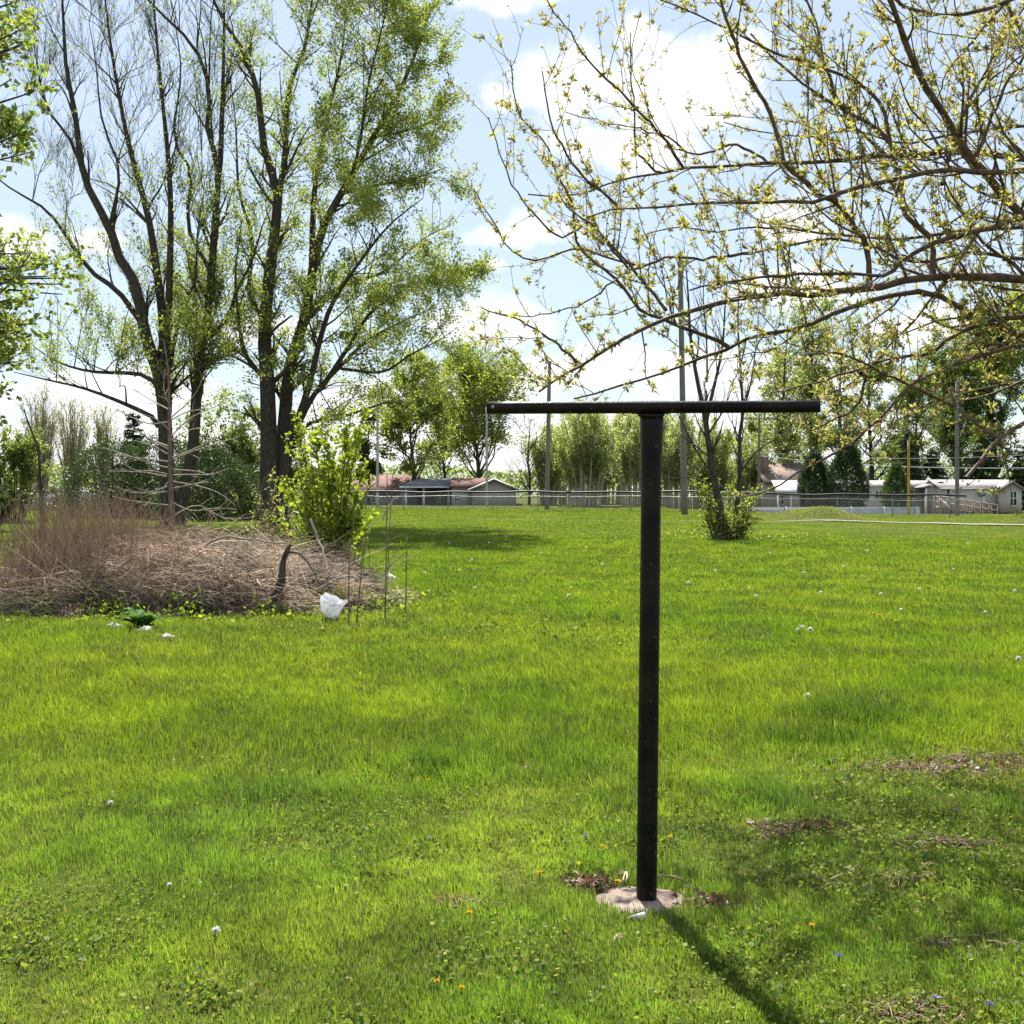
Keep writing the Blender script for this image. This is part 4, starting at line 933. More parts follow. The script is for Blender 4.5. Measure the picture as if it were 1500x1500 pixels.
# ------------------------------------------------------------------ dead sapling, brush, bush, rods, bag
def dead_conifer():
    D = 22; rng = np.random.default_rng(41); p = gd([(252, 860), (252, 780), (250, 700), (248, 620), (247, 560), (244, 525), (240, 500)], D, 0, 0, 18); p[0, 2] = g1(p[0, 0], D) - .05
    root = empty('dead_sapling', p[0], 'dead bare conifer sapling with pale horizontal twigs standing in the brush', 'dead tree')
    T = MB(); tubes(T, p, taper_r(.075, .012, 18), 10); T.build('trunk', M_dead, root, True, p[0])
    tw = [[(247, 600), (225, 588), (195, 570)], [(250, 660), (215, 640), (190, 620), (180, 600)], [(250, 612), (275, 590), (290, 570), (300, 545)], [(251, 615), (270, 605), (300, 598)], [(245, 618), (215, 620), (170, 600)],
          [(250, 655), (225, 645), (200, 632), (190, 628)], [(245, 665), (222, 652), (195, 645)], [(253, 670), (290, 655), (320, 640), (338, 632)], [(253, 672), (300, 655), (350, 640)], [(246, 685), (225, 680), (190, 668), (150, 655)],
          [(246, 676), (215, 672), (180, 668)], [(245, 695), (225, 690), (195, 688), (175, 670), (165, 665)], [(244, 698), (210, 692), (160, 690)], [(254, 688), (285, 690), (310, 695), (335, 685)], [(254, 696), (280, 695), (305, 696)],
          [(252, 705), (290, 712), (320, 722), (345, 740)], [(247, 705), (242, 712), (238, 720)], [(246, 712), (215, 722), (185, 718), (165, 712)], [(246, 720), (222, 722), (190, 722)], [(255, 715), (290, 708), (305, 705)],
          [(250, 735), (280, 748), (310, 745), (340, 745)], [(246, 740), (200, 735), (165, 727)], [(250, 640), (275, 615), (305, 600), (330, 590)], [(250, 600), (240, 570), (242, 540)], [(255, 755), (290, 740), (330, 760), (370, 758)], [(248, 760), (215, 770), (190, 765)],
          [(249, 630), (230, 615), (205, 605)], [(252, 645), (272, 632), (300, 625)]]
    mb = MB()
    for t in tw:
        q = gd(t, D, 0, rng.uniform(-.7, .7), 10); r = taper_r(.014, .006, 10); tubes(mb, q, r, 5); l = spawn(q[None], r[None], 8, .2, 1, .28, .7, .1, .02, .15, 4, .6, .004, .4, .3, rng); tubes(mb, *l, 3)
    mb.build('twigs', M_palebark, root, False, p[0])
dead_conifer()

def brush():
    rng = np.random.default_rng(51); cx, cy, rx, ry = -4.7, 17.5, 3.2, 2.35
    def hm(x, y):
        q = 1 - ((x - cx) / rx) ** 2 - ((y - cy) / ry) ** 2
        return np.clip(q, 0, 1) ** .8 * (.38 + .75 * fbm(x * 1.1, y * 1.1, 3)) * (1 - .35 * sstep(-2.8, -1.2, x))
    b = np.array([cx, cy, g1(cx, cy)]); root = empty('brush_pile', b, 'long heap of dead pinkish brown brush and matted stems', 'brush pile')
    # matted core, coloured dark to stand for the shade inside the heap
    mb = MB(); na, nr = 64, 14; V = []
    for k in range(nr):
        q = k / (nr - 1); th = np.arange(na) * 2 * np.pi / na; x = cx + rx * .97 * (1 - q) * np.cos(th); y = cy + ry * .97 * (1 - q) * np.sin(th)
        V.append(np.stack([x, y, gz(x, y) + hm(x, y) * .45 - .03 + .05 * rng.normal(size=na) * (k > 0)], 1))
    V = np.concatenate(V); F = [[k * na + j, k * na + (j + 1) % na, (k + 1) * na + (j + 1) % na, (k + 1) * na + j] for k in range(nr - 1) for j in range(na)]
    mb.add(V, np.array(F)); mb.build('matted_core', surf('matted_brush', (.05, .033, .025), (.15, .10, .075), 18, .95, .8, .05), root, False, b)
    # lying twigs
    n = 21000; th = rng.uniform(0, 6.28, n); r = np.sqrt(rng.random(n)) * (.76 + .34 * vnoise(th * 5, th * 0 + 3, 9)); x = cx + rx * r * np.cos(th); y = cy + ry * r * np.sin(th)
    base_dir = np.where(x > -4.4, -.45, 2.6) + rng.normal(size=n) * .8; ln = .25 + 1.2 * rng.random(n) ** 2.4 * np.where(x > -2.6, .5, 1)
    P0 = np.stack([x, y, gz(x, y) + hm(x, y) * rng.uniform(.45, 1.05, n) + .02 + .3 * rng.random(n) ** 5], 1); dv = np.stack([np.cos(base_dir), np.sin(base_dir) * .6, rng.normal(size=n) * .42], 1); pts = []
    for k in range(5):
        t = (k / 4 - .5); q = P0 + dv * (t * ln)[:, None]; q[:, 2] = np.where(True, q[:, 2] - .35 * t * t * ln, 0); fl = gz(q[:, 0], q[:, 1]) + .01; q[:, 2] = np.maximum(q[:, 2], fl); q = q + rng.normal(size=q.shape) * .012; pts.append(q)
    cols = np.array([[.47, .36, .265], [.58, .475, .36], [.23, .16, .11], [.66, .57, .46]])[rng.choice(4, n, p=[.38, .25, .27, .1])] * rng.uniform(.6, 1.25, (n, 1)) * (.55 + .8 * sstep(.35, .6, fbm(x * 2.2, y * 2.2, 19)))[:, None]  # noise darkens patches of twigs, painting shaded hollows into the heap
    mb = MB(); rr = (rng.uniform(.0018, .0046, n) * np.where(rng.random(n) < .05, 2.2, 1))[:, None] * np.array([.7, 1, 1, .8, .4])[None]; tubes(mb, np.stack(pts, 1), rr, 3, cols)
    o = mb.build('twigs', M_dry, root, False, b); o['kind'] = 'stuff'
    # green weeds growing along the edge and through the heap
    m = 9000; th = rng.uniform(0, 6.28, m); q = np.where(rng.random(m) < .82, rng.normal(1.0, .10, m), rng.uniform(.3, 1, m)); wx = cx + rx * q * np.cos(th); wy = cy + ry * q * np.sin(th)
    kk = fbm(wx * 2.5, wy * 2.5, 23, 3) > .46; wx, wy = wx[kk], wy[kk]; m = len(wx)
    mw = MB(); leaves(mw, np.stack([wx, wy, gz(wx, wy) + hm(wx, wy) * .9 + rng.uniform(.01, .2, m) * fbm(wx * 3, wy * 3, 5)], 1), .06, LEAFC['mid'] + LEAFC['fresh'] + [(.09, .15, .03)], rng, None, .4, .7, .35)
    tag(mw.build('edge_weeds', M_weed), 'green weeds growing along the edge of the brush heap', 'weeds', kind='stuff')
    # bigger pale sticks
    for t, rad in (([(100, 812), (105, 830), (112, 850), (118, 880)], .018), ([(175, 850), (178, 868), (173, 880), (178, 895)], .016), ([(420, 812), (440, 810), (455, 825), (470, 850)], .013), ([(300, 800), (330, 785), (360, 790), (420, 795)], .02),
                   ([(470, 862), (500, 845), (530, 848)], .02), ([(20, 890), (70, 880), (110, 872), (150, 860)], .014), ([(455, 760), (470, 800), (480, 835)], .02), ([(250, 845), (300, 855), (350, 850), (400, 865)], .014), ([(380, 870), (400, 845), (395, 830)], .012),
                   ([(120, 895), (150, 900), (190, 890), (215, 893)], .012), ([(340, 895), (400, 905), (450, 915), (480, 925)], .012), ([(0, 878), (15, 888), (30, 900)], .02), ([(560, 760), (575, 735), (590, 722)], .012)):
        q = gd(t, 16.3, 0, rng.uniform(-.5, .5), 10); q[:, 2] = np.maximum(q[:, 2], gz(q[:, 0], q[:, 1]) + .01); mb = MB(); tubes(mb, q + rng.normal(size=q.shape) * .008, taper_r(rad, rad * .5, 10), 6); mb.build('stick', M_palebark, root, True, b)
    # loose stalks standing up out of the heap
    n = 420; th = rng.uniform(0, 6.28, n); q = np.sqrt(rng.random(n)) * .95; x = cx + rx * q * np.cos(th); y = cy + ry * q * np.sin(th); h = rng.uniform(.2, .75, n)
    lx = rng.normal(.1, .55, n); ly = rng.normal(0, .4, n); P0 = np.stack([x, y, gz(x, y) + hm(x, y) * .7], 1)
    A = np.stack([P0 + np.stack([lx * h * t ** 1.3, ly * h * t ** 1.3, h * t], 1) + rng.normal(size=(n, 3)) * .012 for t in np.linspace(0, 1, 5)], 1); B = rng.uniform(.003, .0065, n)[:, None] * np.linspace(1, .4, 5)[None]
    mb = MB(); cs = np.array([[.48, .37, .27], [.30, .20, .14], [.60, .50, .39]])[rng.integers(0, 3, n)]; tubes(mb, A, B, 4, cs); l2 = spawn(A, B, 3.0, .3, 1, .3, .7, .1, 0, .15, 4, .6, .0022, .4, .3, rng); tubes(mb, *l2, 3, (.42, .31, .22))
    o = mb.build('stalks', M_dry, root, False, b); o['kind'] = 'stuff'
    # snag
    q = gd([(402, 895), (407, 868), (413, 845), (415, 822), (425, 797)], 15.8, 0, .1, 10); q[0, 2] = g1(q[0, 0], q[0, 1]) - .05
    mb = MB(); tubes(mb, q, taper_r(.062, .036, 10) * (1 + .14 * rng.normal(size=10)), 10, cap=True); l = gd([(421, 808), (440, 812), (455, 830), (468, 855)], 15.6, 0, -.3, 10); tubes(mb, l, taper_r(.016, .006, 10), 6)
    s = mb.build('broken_stump', M_bark, None, True, q[0]); tag(s, 'dark broken stump leaning up out of the brush heap', 'stump')
    # standing dead weeds
    n = 1500; x = np.concatenate([rng.normal(-6.0, .8, n * 3 // 4), rng.uniform(-7.2, -2.5, n // 4)]); n = len(x); y = rng.uniform(15.6, 19.5, n)
    h = (.45 + .85 * rng.random(n)) * np.exp(-((x + 6.2) / 1.5) ** 2 * .5) + .25; leanx = rng.normal(-.05, .28, n); leany = rng.normal(0, .2, n)
    P0 = np.stack([x, y, gz(x, y) + hm(x, y) * .4], 1); pts = [P0 + np.stack([leanx * h * t ** 1.4, leany * h * t ** 1.4, h * t], 1) + rng.normal(size=(n, 3)) * .008 for t in np.linspace(0, 1, 5)]
    A = np.stack(pts, 1); B = np.tile(np.array([.0042, .004, .0035, .003, .002]), (n, 1)); cols = np.array([[.37, .255, .185], [.46, .35, .25], [.27, .18, .13]])[rng.integers(0, 3, n)] * rng.uniform(.75, 1.2, (n, 1))
    mb = MB(); tubes(mb, A, B, 3, cols); l2 = spawn(A, B, 3.2, .45, 1, .22, .5, .3, .02, .15, 4, .6, .002, .5, .3, rng); tubes(mb, *l2, 3, (.44, .31, .225))
    tag(mb.build('dead_weeds', M_dry), 'tall dry reddish weed stalks standing at the left end of the brush', 'weeds', kind='stuff')
brush()

def green_bush():
    D = 19.5; rng = np.random.default_rng(61); b = P(485, 800, D); b[2] = g1(b[0], D); root = empty('green_bush', b, 'upright bright yellow green bush growing at the right end of the brush', 'bush')
    T = MB(); Bm = MB(); C = MB(); A = []; B = []
    tops = [(425, 650), (445, 640), (438, 700), (470, 605), (480, 630), (505, 612), (455, 670), (520, 640), (535, 680), (545, 700), (490, 660), (515, 600), (425, 720), (410, 700), (530, 610), (475, 690), (500, 700), (550, 745), (430, 600), (462, 640), (525, 720), (405, 760)]
    for (px, py) in tops:
        e = P(px, py, D + rng.uniform(-.8, .8)); q = b + np.array([(e[0] - b[0]) * .35 + rng.normal() * .08, rng.normal() * .25, -.05]); p = resample([q, q * .5 + e * .5 + [(b[0] - e[0]) * .12, 0, .05], e], 14); A.append(p); B.append(taper_r(.02, .005, 14))
    A = np.array(A); B = np.array(B); tubes(T, A, B, 6)
    l2 = spawn(A, B, 9, .1, 1, .45, .7, .5, .12, .1, 5, .5, .004, .4, .4, rng); tubes(Bm, *l2, 3)
    pos, tn = along(l2[0], 12, rng, .05); leaves(C, pos + rng.normal(size=pos.shape) * .03, .078, LEAFC['fresh'], rng, tn * .4 + rng.normal(size=tn.shape) * .6 + [0, 0, -.1], .35, .8)
    pos, tn = along(A, 45, rng, .15); leaves(C, pos + rng.normal(size=pos.shape) * .03, .085, LEAFC['fresh'], rng, None, .35, .8)
    T.build('stems', M_bark, root, True, b); Bm.build('branches', M_bark, root, False, b); C.build('crown', M_leaf, root, False, b)
    # olive shrub beside it
    D = 21.5; b = P(385, 800, D); b[2] = g1(b[0], D); root = empty('olive_shrub', b, 'sparse yellow olive shrub between the dead sapling and the green bush', 'shrub'); T = MB(); Bm = MB(); C = MB(); A = []
    for k in range(26):
        px = rng.uniform(335, 450); py = rng.uniform(690, 770); e = P(px, py, D + rng.uniform(-.7, .7)); q = b + np.array([rng.normal() * .2, rng.normal() * .2, 0]); A.append(resample([q, (q + e) / 2 + [0, 0, .25], e], 12))
    A = np.array(A); B = np.tile(taper_r(.012, .004, 12), (len(A), 1)); tubes(T, A, B, 5); l2 = spawn(A, B, 7, .2, 1, .35, .8, .1, 0, .15, 5, .6, .003, .4, .3, rng); tubes(Bm, *l2, 3)
    pos, tn = along(l2[0], 4.0, rng); leaves(C, pos, .05, LEAFC['olive'] + LEAFC['pale'], rng, tn, .3, .55)
    T.build('stems', M_dead, root, True, b); Bm.build('branches', M_dead, root, False, b); C.build('crown', M_leaf, root, False, b)
green_bush()

def rods():
    for t, r, lab in (([(511, 920), (511, 848), (513, 790)], .011, 'short dark stalk just right of the white plastic bag'),
                   ([(522, 917), (528, 850), (534, 787)], .012, 'leaning dark stalk second from the white plastic bag'),
                   ([(564, 910), (566, 800), (567, 694)], .011, 'tallest thin dark stalk right of the green bush'),
                   ([(567, 870), (571, 770), (576, 690)], .010, 'tall thin stalk leaning beside the tallest stalk'),
                   ([(594, 903), (595, 845), (596, 786)], .011, 'lone thin dark stalk at the right end of the brush'),
                   ([(541, 860), (541, 800), (542, 760)], .009, 'thin stalk in front of the right side of the green bush')):
        b = G(*t[0]); D = b[1]; q = gd(t, D, 0, .15, 10); q[0, 2] = b[2] - .03; mb = MB(); tubes(mb, q, taper_r(r, r * .55, 10), 7, cap=True)
        tag(mb.build('dead_stalk', M_dead, None, True, b), lab, 'dead stalk', 'dead stalks beside the brush')
    # white bag snagged on the twigs
    D = 15.3; out = [(744, 870), (752, 850), (768, 842), (778, 828), (795, 835), (820, 846), (850, 850), (872, 872), (905, 880), (945, 868), (925, 892), (900, 915), (880, 950), (862, 990), (850, 1030), (825, 1034), (800, 1022), (795, 985), (770, 965), (750, 958), (746, 915)]
    out = [(300 + a * 340 / 1500., 680 + c * 270 / 1191.) for a, c in out]; rng = np.random.default_rng(71)
    pts = np.array([P(a, c, D) for a, c in out]); cen = pts.mean(0); n = len(pts); rings = [1.0, .8, .6, .4, .2]; V = []
    for s in (-1, 1):
        for q in rings:
            ring = cen + (pts - cen) * q; ring = ring.copy(); ring[:, 1] += s * (.002 + .075 * (1 - q ** 2)) + .022 * np.sin(np.arange(n) * 2.1 + q * 9 + s) * (q < 1); V.append(ring + rng.normal(size=ring.shape) * .006 * (q < 1))
        V.append(cen[None] + [[0, s * .08, 0]])
    V = np.concatenate(V); st = n * len(rings) + 1; F = []; T = []
    for h in (0, 1):
        o = h * st
        for k in range(len(rings) - 1):
            for j in range(n): F.append([o + k * n + j, o + k * n + (j + 1) % n, o + (k + 1) * n + (j + 1) % n, o + (k + 1) * n + j])
        for j in range(n): T.append([o + (len(rings) - 1) * n + j, o + (len(rings) - 1) * n + (j + 1) % n, o + st - 1])
    for j in range(n): F.append([j, (j + 1) % n, st + (j + 1) % n, st + j])
    mb = MB(); mb.add(V, [np.array(F), np.array(T)], (.88, .88, .90)); tag(mb.build('plastic_bag', foliage('plastic_film', .5, .08, (1, 1, 1)), None, True, G(490, 915)), 'torn white plastic bag caught on the brush heap', 'plastic bag')
rods()

# ------------------------------------------------------------------ litter and flowers
def crumple(name, px, py, wid, hei, colr, lab, cat, seed):
    b = G(px, py); rng = np.random.default_rng(seed); na = 12; th = np.arange(na) * 2 * np.pi / na; V = []
    for q, z in ((1, .004), (.85, .5), (.5, .85), (.2, 1.)):
        w_ = 1 + .25 * rng.normal(size=na); V.append(np.stack([b[0] + wid / 2 * q * w_ * np.cos(th), b[1] + wid / 3 * q * w_ * np.sin(th), b[2] + .01 + hei * z * (1 + .35 * rng.normal(size=na))], 1))
    V = np.concatenate(V + [np.array([[b[0], b[1], b[2] + hei]])]); F = [[k * na + j, k * na + (j + 1) % na, (k + 1) * na + (j + 1) % na, (k + 1) * na + j] for k in range(3) for j in range(na)]
    mb = MB(); mb.add(V, [np.array(F), np.array([[3 * na + j, 3 * na + (j + 1) % na, 4 * na] for j in range(na)])], colr)
    tag(mb.build(name, M_petal, None, False, b), lab, cat)
crumple('paper_scrap', 215, 930, .22, .07, (.5, .47, .43), 'crumpled white scrap beside the dark dock leaves', 'litter', 1)
crumple('paper_scrap', 246, 940, .22, .06, (.46, .42, .39), 'flat pale scrap right of the dark dock leaves', 'litter', 2)
crumple('paper_scrap', 166, 922, .24, .05, (.46, .48, .5), 'pale scrap left of the dark dock leaves', 'litter', 3)
crumple('paper_scrap', 770, 1132, .055, .018, (.62, .55, .5), 'pale flat scrap in a small brown patch of lawn', 'litter', 4)
crumple('paper_scrap', 907, 1381, .035, .018, (.7, .6, .5), 'tiny pale crumb on the grass in front of the footing', 'litter', 6)
crumple('paper_scrap', 571, 851, .28, .10, (.6, .57, .53), 'pale scrap on the ground between the thin stalks', 'litter', 7)
def butt():
    b = G(932, 1356); mb = MB(); d = unit(np.array([.9, .25, .18])); a = b + [-.012, -.005, .02]
    mb2 = bpy.data.objects; tubes(mb, np.array([a, a + d * .048]), np.array([[.011, .011]]), 10, (.75, .72, .70), cap=True)
    tubes(mb, np.array([a - d * .028 + [0, 0, -.004], a]), np.array([[.008, .012]]), 8, (.52, .40, .33), cap=True)
    tag(mb.build('paper_tube', M_petal, None, False, b), 'small rolled white paper litter right in front of the footing', 'litter')
    q = np.array([G(965, 1297), G(990, 1302), G(1015, 1313), G(1052, 1328)]); q[:, 2] += [.025, .036, .028, .012]; mb = MB(); p = resample(q, 14); tubes(mb, p, taper_r(.0042, .0022, 14), 7, cap=True)
    tag(mb.build('fallen_stick', M_dead, None, True, q[0]), 'thin curved tan stick lying right of the post base', 'stick')
    q = np.array([G(912, 1304), G(917, 1300), G(919, 1303), G(916, 1308)]); q[:, 2] += [.03, .055, .045, .03]; mb = MB(); tubes(mb, resample(q, 12), np.full(12, .004), 6, (.55, .45, .30), cap=True)
    tag(mb.build('curled_peel', M_dry, None, True, q[0]), 'curled pale peel at the back edge of the footing', 'litter')
    # leaf litter
    for (px, py, rx, ry, n, lab) in ((862, 1303, .10, .06, 120, 'small heap of dead brown leaves left of the footing'), (1045, 1333, .15, .07, 90, 'reddish brown dead leaves right of the footing'), (1175, 1218, .26, .13, 130, 'dead brown leaves on the thin patch right of the post'), (1385, 1128, .55, .2, 220, 'long strip of dead brown leaves at the right edge')):
        b = G(px, py); rng = np.random.default_rng(px); x = b[0] + rng.normal(size=n) * rx * .5; y = b[1] + rng.normal(size=n) * ry * .5; mb = MB()
        leaves(mb, np.stack([x, y, gz(x, y) + rng.uniform(.008, .045, n)], 1), .03, [(.17, .075, .05), (.24, .13, .08), (.09, .045, .03), (.33, .24, .16)], rng, None, .55, .6, .3)
        tag(mb.build('leaf_litter', M_dry), lab, 'dead leaves', 'patches of dead leaves on the lawn', 'stuff')
butt()

def dock():
    b = G(208, 925); rng = np.random.default_rng(2); mb = MB()
    for k in range(34):
        th = rng.uniform(0, 6.28); ln = rng.uniform(.10, .36); d = np.array([math.cos(th), math.sin(th), 0]); s = np.array([-d[1], d[0], 0]); n = 6; L_ = []; e = rng.uniform(1.0, 2.2)
        for t in np.linspace(0, 1, n):
            c = b + d * ln * t * .8 + np.array([0, 0, ln * e * (t - .6 * t * t)]); wv = .055 * math.sin(math.pi * min(1, t * .9 + .08)) + .004; L_ += [c - s * wv + [0, 0, .012], c - [0, 0, .006], c + s * wv + [0, 0, .012]]
        F = [[i * 3 + j, i * 3 + j + 1, i * 3 + j + 4, i * 3 + j + 3] for i in range(n - 1) for j in (0, 1)]; mb.add(L_, np.array(F), np.array([.075, .15, .045]) * rng.uniform(.7, 1.5))
    tag(mb.build('dock_plant', M_weed, None, True, b), 'dark green broad leaved dock plant at the front edge of the brush', 'plant')
dock()

def flowers():
    def proto(name, head_col, petals, rad, lab, cat, grp, ball):
        r = empty(name, (0, 0, 0), lab, cat, grp); mb = MB(); tubes(mb, np.array([[0, 0, 0], [.004, .002, .035], [.002, 0, .07]]), np.array([[.003, .0025, .0022]]), 5, (.12, .14, .05)); s = mb.build('stem', M_weed, r); mb = MB(); rng = np.random.default_rng(3)
        m = petals; ax = rng.normal(size=(m, 3)); ax[:, 2] = np.abs(ax[:, 2]) * (1 if not ball else .5) + (.25 if not ball else 0)
        if ball: ax = rng.normal(size=(m, 3))
        ax = unit(ax); mid = np.array([.002, 0, .07]); leaves(mb, np.tile(mid, (m, 1)), rad, [head_col], rng, ax * 3, 0, .3, .12); h = mb.build('flower_head', M_petal, r)
        return r, s, h
    yel = proto('dandelion', (.80, .52, .015), 110, .018, 'small yellow dandelion flower', 'flower', 'yellow dandelions in the lawn', False)
    wht = proto('dandelion_clock', (.78, .78, .74), 110, .024, 'round white dandelion seed head', 'flower', 'white dandelion seed heads in the lawn', True)
    vio = proto('violet', (.22, .16, .42), 16, .016, 'small purple violet flower', 'flower', 'small violets in the lawn', False)
    def put(pr, k, px, py, lab, sc=1., hz=1.):
        r = pr[0] if k == 0 else pr[0].copy()
        if k: 
            COL.objects.link(r)
            for c in pr[1:]:
                d = c.copy(); COL.objects.link(d); d.parent = r
        b = G(px, py); r.location = b; r.scale = (sc, sc, sc * hz); r.rotation_euler = (0, 0, random.uniform(0, 6.28)); r['label'] = lab
    Y = [(905, 1306, 'bright yellow dandelion at the back edge of the footing'), (981, 1238, 'yellow dandelion right of the black pole above the footing'), (1190, 1370, 'lone orange yellow dandelion in the weeds right of the pole shadow'), (883, 1252, 'yellow dandelion left of the pole among weeds'),
         (791, 1293, 'half open orange dandelion left of the footing'), (688, 1352, 'dull yellow dandelion leaf tuft flower left of the bare spot'), (627, 1152, 'yellow dandelion in the dark grass hollow'), (872, 1163, 'pale yellow dandelion among broad leaves behind the footing'), (1162, 948, 'far yellow dandelion below three white seed heads')]
    for k, (a, b, l) in enumerate(Y): put(yel, k, a, b, l, .8, .55)
    for k, (a, b) in enumerate([(1280, 908), (1288, 911), (1312, 920), (1180, 905), (640, 1463), (676, 1467)]): put(yel, 99, a, b, 'small yellow dandelion scattered in the open lawn', .55 if b > 1400 else 1.1)
    Wt = [(162, 1190, 'closed white dandelion head alone in the left lawn', .6), (317, 1382, 'closed white dandelion head near the bottom of the lawn', .6), (248, 1308, 'small white seed head in the lower left lawn', .45), (1187, 933, 'largest of the far white seed heads right of the post', 1.2), (1492, 978, 'white seed head at the right edge of the lawn', 1.1), (1182, 1033, 'white seed head alone in the tall grass right of the pole', 1.0)]
    for k, (a, b, l, s) in enumerate(Wt): put(wht, k, a, b, l, s)
    rng = random.Random(5); far = [(1201, 875), (1288, 877), (1484, 872), (1316, 901), (1167, 931), (1172, 926), (720, 799), (742, 790), (655, 800), (690, 825), (790, 815), (862, 807), (1090, 800), (1130, 815), (1235, 835), (1320, 790), (1400, 840), (1050, 842), (1010, 860), (1440, 905), (880, 832), (905, 792), (620, 845), (1350, 870), (1270, 812), (1180, 845), (700, 868), (830, 880), (1110, 880), (1420, 800)]
    for (a, b) in far: put(wht, 99, a + rng.uniform(-4, 4), b, 'tiny round white seed head scattered in the far lawn', 1.0 + (900 - b) * .003)
    for k, (a, b, l) in enumerate([(857, 1243, 'violet flower left of the pole above the footing'), (1430, 1275, 'violet flower in the weeds at the right edge'), (1370, 1487, 'violet flower at the bottom right of the lawn'), (1400, 1203, 'violet flower under the dead leaves at right'), (1450, 1500, 'violet flower in the bottom right corner'), (1228, 1425, 'violet flower right of the pole shadow')]): put(vio, k, a, b, l, 1.1, .6)
flowers()

# ------------------------------------------------------------------ fences, poles, wires
def fence():
    def line(x):  # fence y as a function of x
        return np.interp(x, [-45, -10, 0, 8, 12, 16, 22, 27], [84, 84, 83, 81, 79, 77, 75, 73])
    root = empty('chain_link_fence', (0, 83, g1(0, 83)), 'long chain link ball field fence capped with black pipe', 'fence')
    H = 1.3; o = (0, 83, g1(0, 83)); xs = np.linspace(-45, 27, 220); ys = line(xs); zs = gz(xs, ys)
    mb = MB(); sag = .03 * np.sin(xs * 1.3) + .03 * np.sin(xs * .55 + 1); tubes(mb, np.stack([xs, ys, zs + H + sag], 1), np.full(220, .06), 8); mb.build('cap_pipe', M_black, root, True, o)
    mb = MB(); tubes(mb, np.stack([xs, ys, zs + H - .3 + .02 * np.sin(xs)], 1), np.full(220, .017), 6); mb.build('rail', M_steel, root, True, o)
    for x in np.arange(-44, 27, 3.05):
        y = float(line(x)); z = g1(x, y); mb = MB(); bar(mb, (x, y + .05, z - .1), (x, y + .05, z + H - .02), .032, 8); mb.build('post', M_steel, root, True, o)
    mb = MB(); n = 0; sp = .11
    xx = np.arange(-45, 27, sp); y0 = line(xx) - .03; z0 = gz(xx, y0); a = np.stack([xx, y0, z0 + .04], 1)
    for s in (1, -1):
        x2 = xx + s * 1.15; y2 = line(x2) - .03; b = np.stack([x2, y2, gz(x2, y2) + H - .06], 1); tubes(mb, np.stack([a, b], 1), np.full((len(a), 2), .0042), 3)
    mb.build('wire_mesh', M_steel, root, False, o)
    # low white board fence beyond, right
    root = empty('board_fence', (24, 94, g1(24, 94)), 'low pale board fence in front of the long mobile home', 'fence'); o = (24, 94, g1(24, 94)); gm = surf('grey_boards', (.42, .43, .45), (.55, .56, .58), 2, .8); mb = MB()
    box(mb, (18, 93.95, -.40), (31.2, 94.0, .42)); mb.build('panel', gm, root, False, o); mb = MB(); box(mb, (18, 93.9, .425), (31.2, 94.04, .50)); mb.build('top_rail', M_white, root, False, o)
    for x in np.arange(18.4, 31.3, 2.5):
        mb = MB(); box(mb, (x, 93.86, -.5), (x + .1, 93.945, .55)); mb.build('post', M_white, root, False, o)
fence()

def pole(name, px, pyb, pyt, wpx, D, mat, lab, arm=None, lean=0, grp='poles along the far side of the lawn'):
    t = P(px + lean, pyt, D); b = P(px, pyb, D); b[2] = g1(b[0], b[1]); root = empty(name, b, lab, 'pole', grp); r = wpx * D / FPX / 2
    mb = MB(); p = resample([b - [0, 0, .3], (b + t) / 2, t], 10); tubes(mb, p, taper_r(r, r * .75, 10, 1), 10, cap=True); mb.build('shaft', mat, root, True, b)
    if arm:
        mb = MB(); z = t[2] - arm[1]; box(mb, (t[0] - arm[0], t[1] - r - .1, z - .06), (t[0] + arm[0], t[1] - r, z + .06)); mb.build('crossarm', mat, root, False, b)
        for s in (-.9, -.5, .5, .9):
            mb = MB(); bar(mb, (t[0] + s * arm[0], t[1] - r - .05, z + .06), (t[0] + s * arm[0], t[1] - r - .05, z + .2), .035, 8); mb.build('insulator', M_glass, root, False, b)
    else:
        mb = MB(); bar(mb, t, t + [0, 0, .05], r * .8, 10); mb.build('cap', M_steel, root, True, b)
    return t
palep = surf('pale_pole', (.36, .36, .33), (.46, .46, .42), 6, .8)
pole('lamp_pole', 553, 742, 560, 4.5, 96, palep, 'thin pale pole rising behind the green bush')
pole('lamp_pole', 713, 742, 596, 4, 98, palep, 'thin pale pole in front of the red gable roof')
pole('wooden_pole', 801, 743, 530, 7, 87, M_pole, 'weathered grey pole beside the pale willows', lean=4)
pole('utility_pole', 1003, 752, 372, 9.5, 72, M_pole, 'thickest wooden utility pole left of the small multi stemmed tree', lean=-7)
pole('utility_pole', 1112, 745, 606, 4.5, 118, M_pole, 'distant utility pole with a crossarm right of the post', (1.5, .5))
pole('yellow_pole', 1331, 752, 646, 4.5, 79, surf('ochre_paint', (.38, .23, .035), (.48, .30, .06), 4, .6), 'thin ochre yellow pole beside the small arborvitae')
pole('wooden_pole', 1402, 757, 560, 6.5, 78, M_pole, 'grey wooden pole in front of the wheelchair ramp')

def wires():
    for (a, b, sag, lab) in ((P(1112, 668, 118), P(1560, 684, 108), .5, 'lower power line crossing in front of the mobile home trees'), (P(1112, 662, 118), P(1560, 662, 108), .6, 'upper faint power line above the mobile homes')):
        t = np.linspace(0, 1, 30)[:, None]; p = a + (b - a) * t; p[:, 2] -= sag * 4 * (t * (1 - t))[:, 0]; mb = MB(); tubes(mb, p, np.full(30, .035 if 'lower' in lab else .018), 5); tag(mb.build('power_line', M_wire, None, True, a), lab, 'power line', 'power lines')
wires()

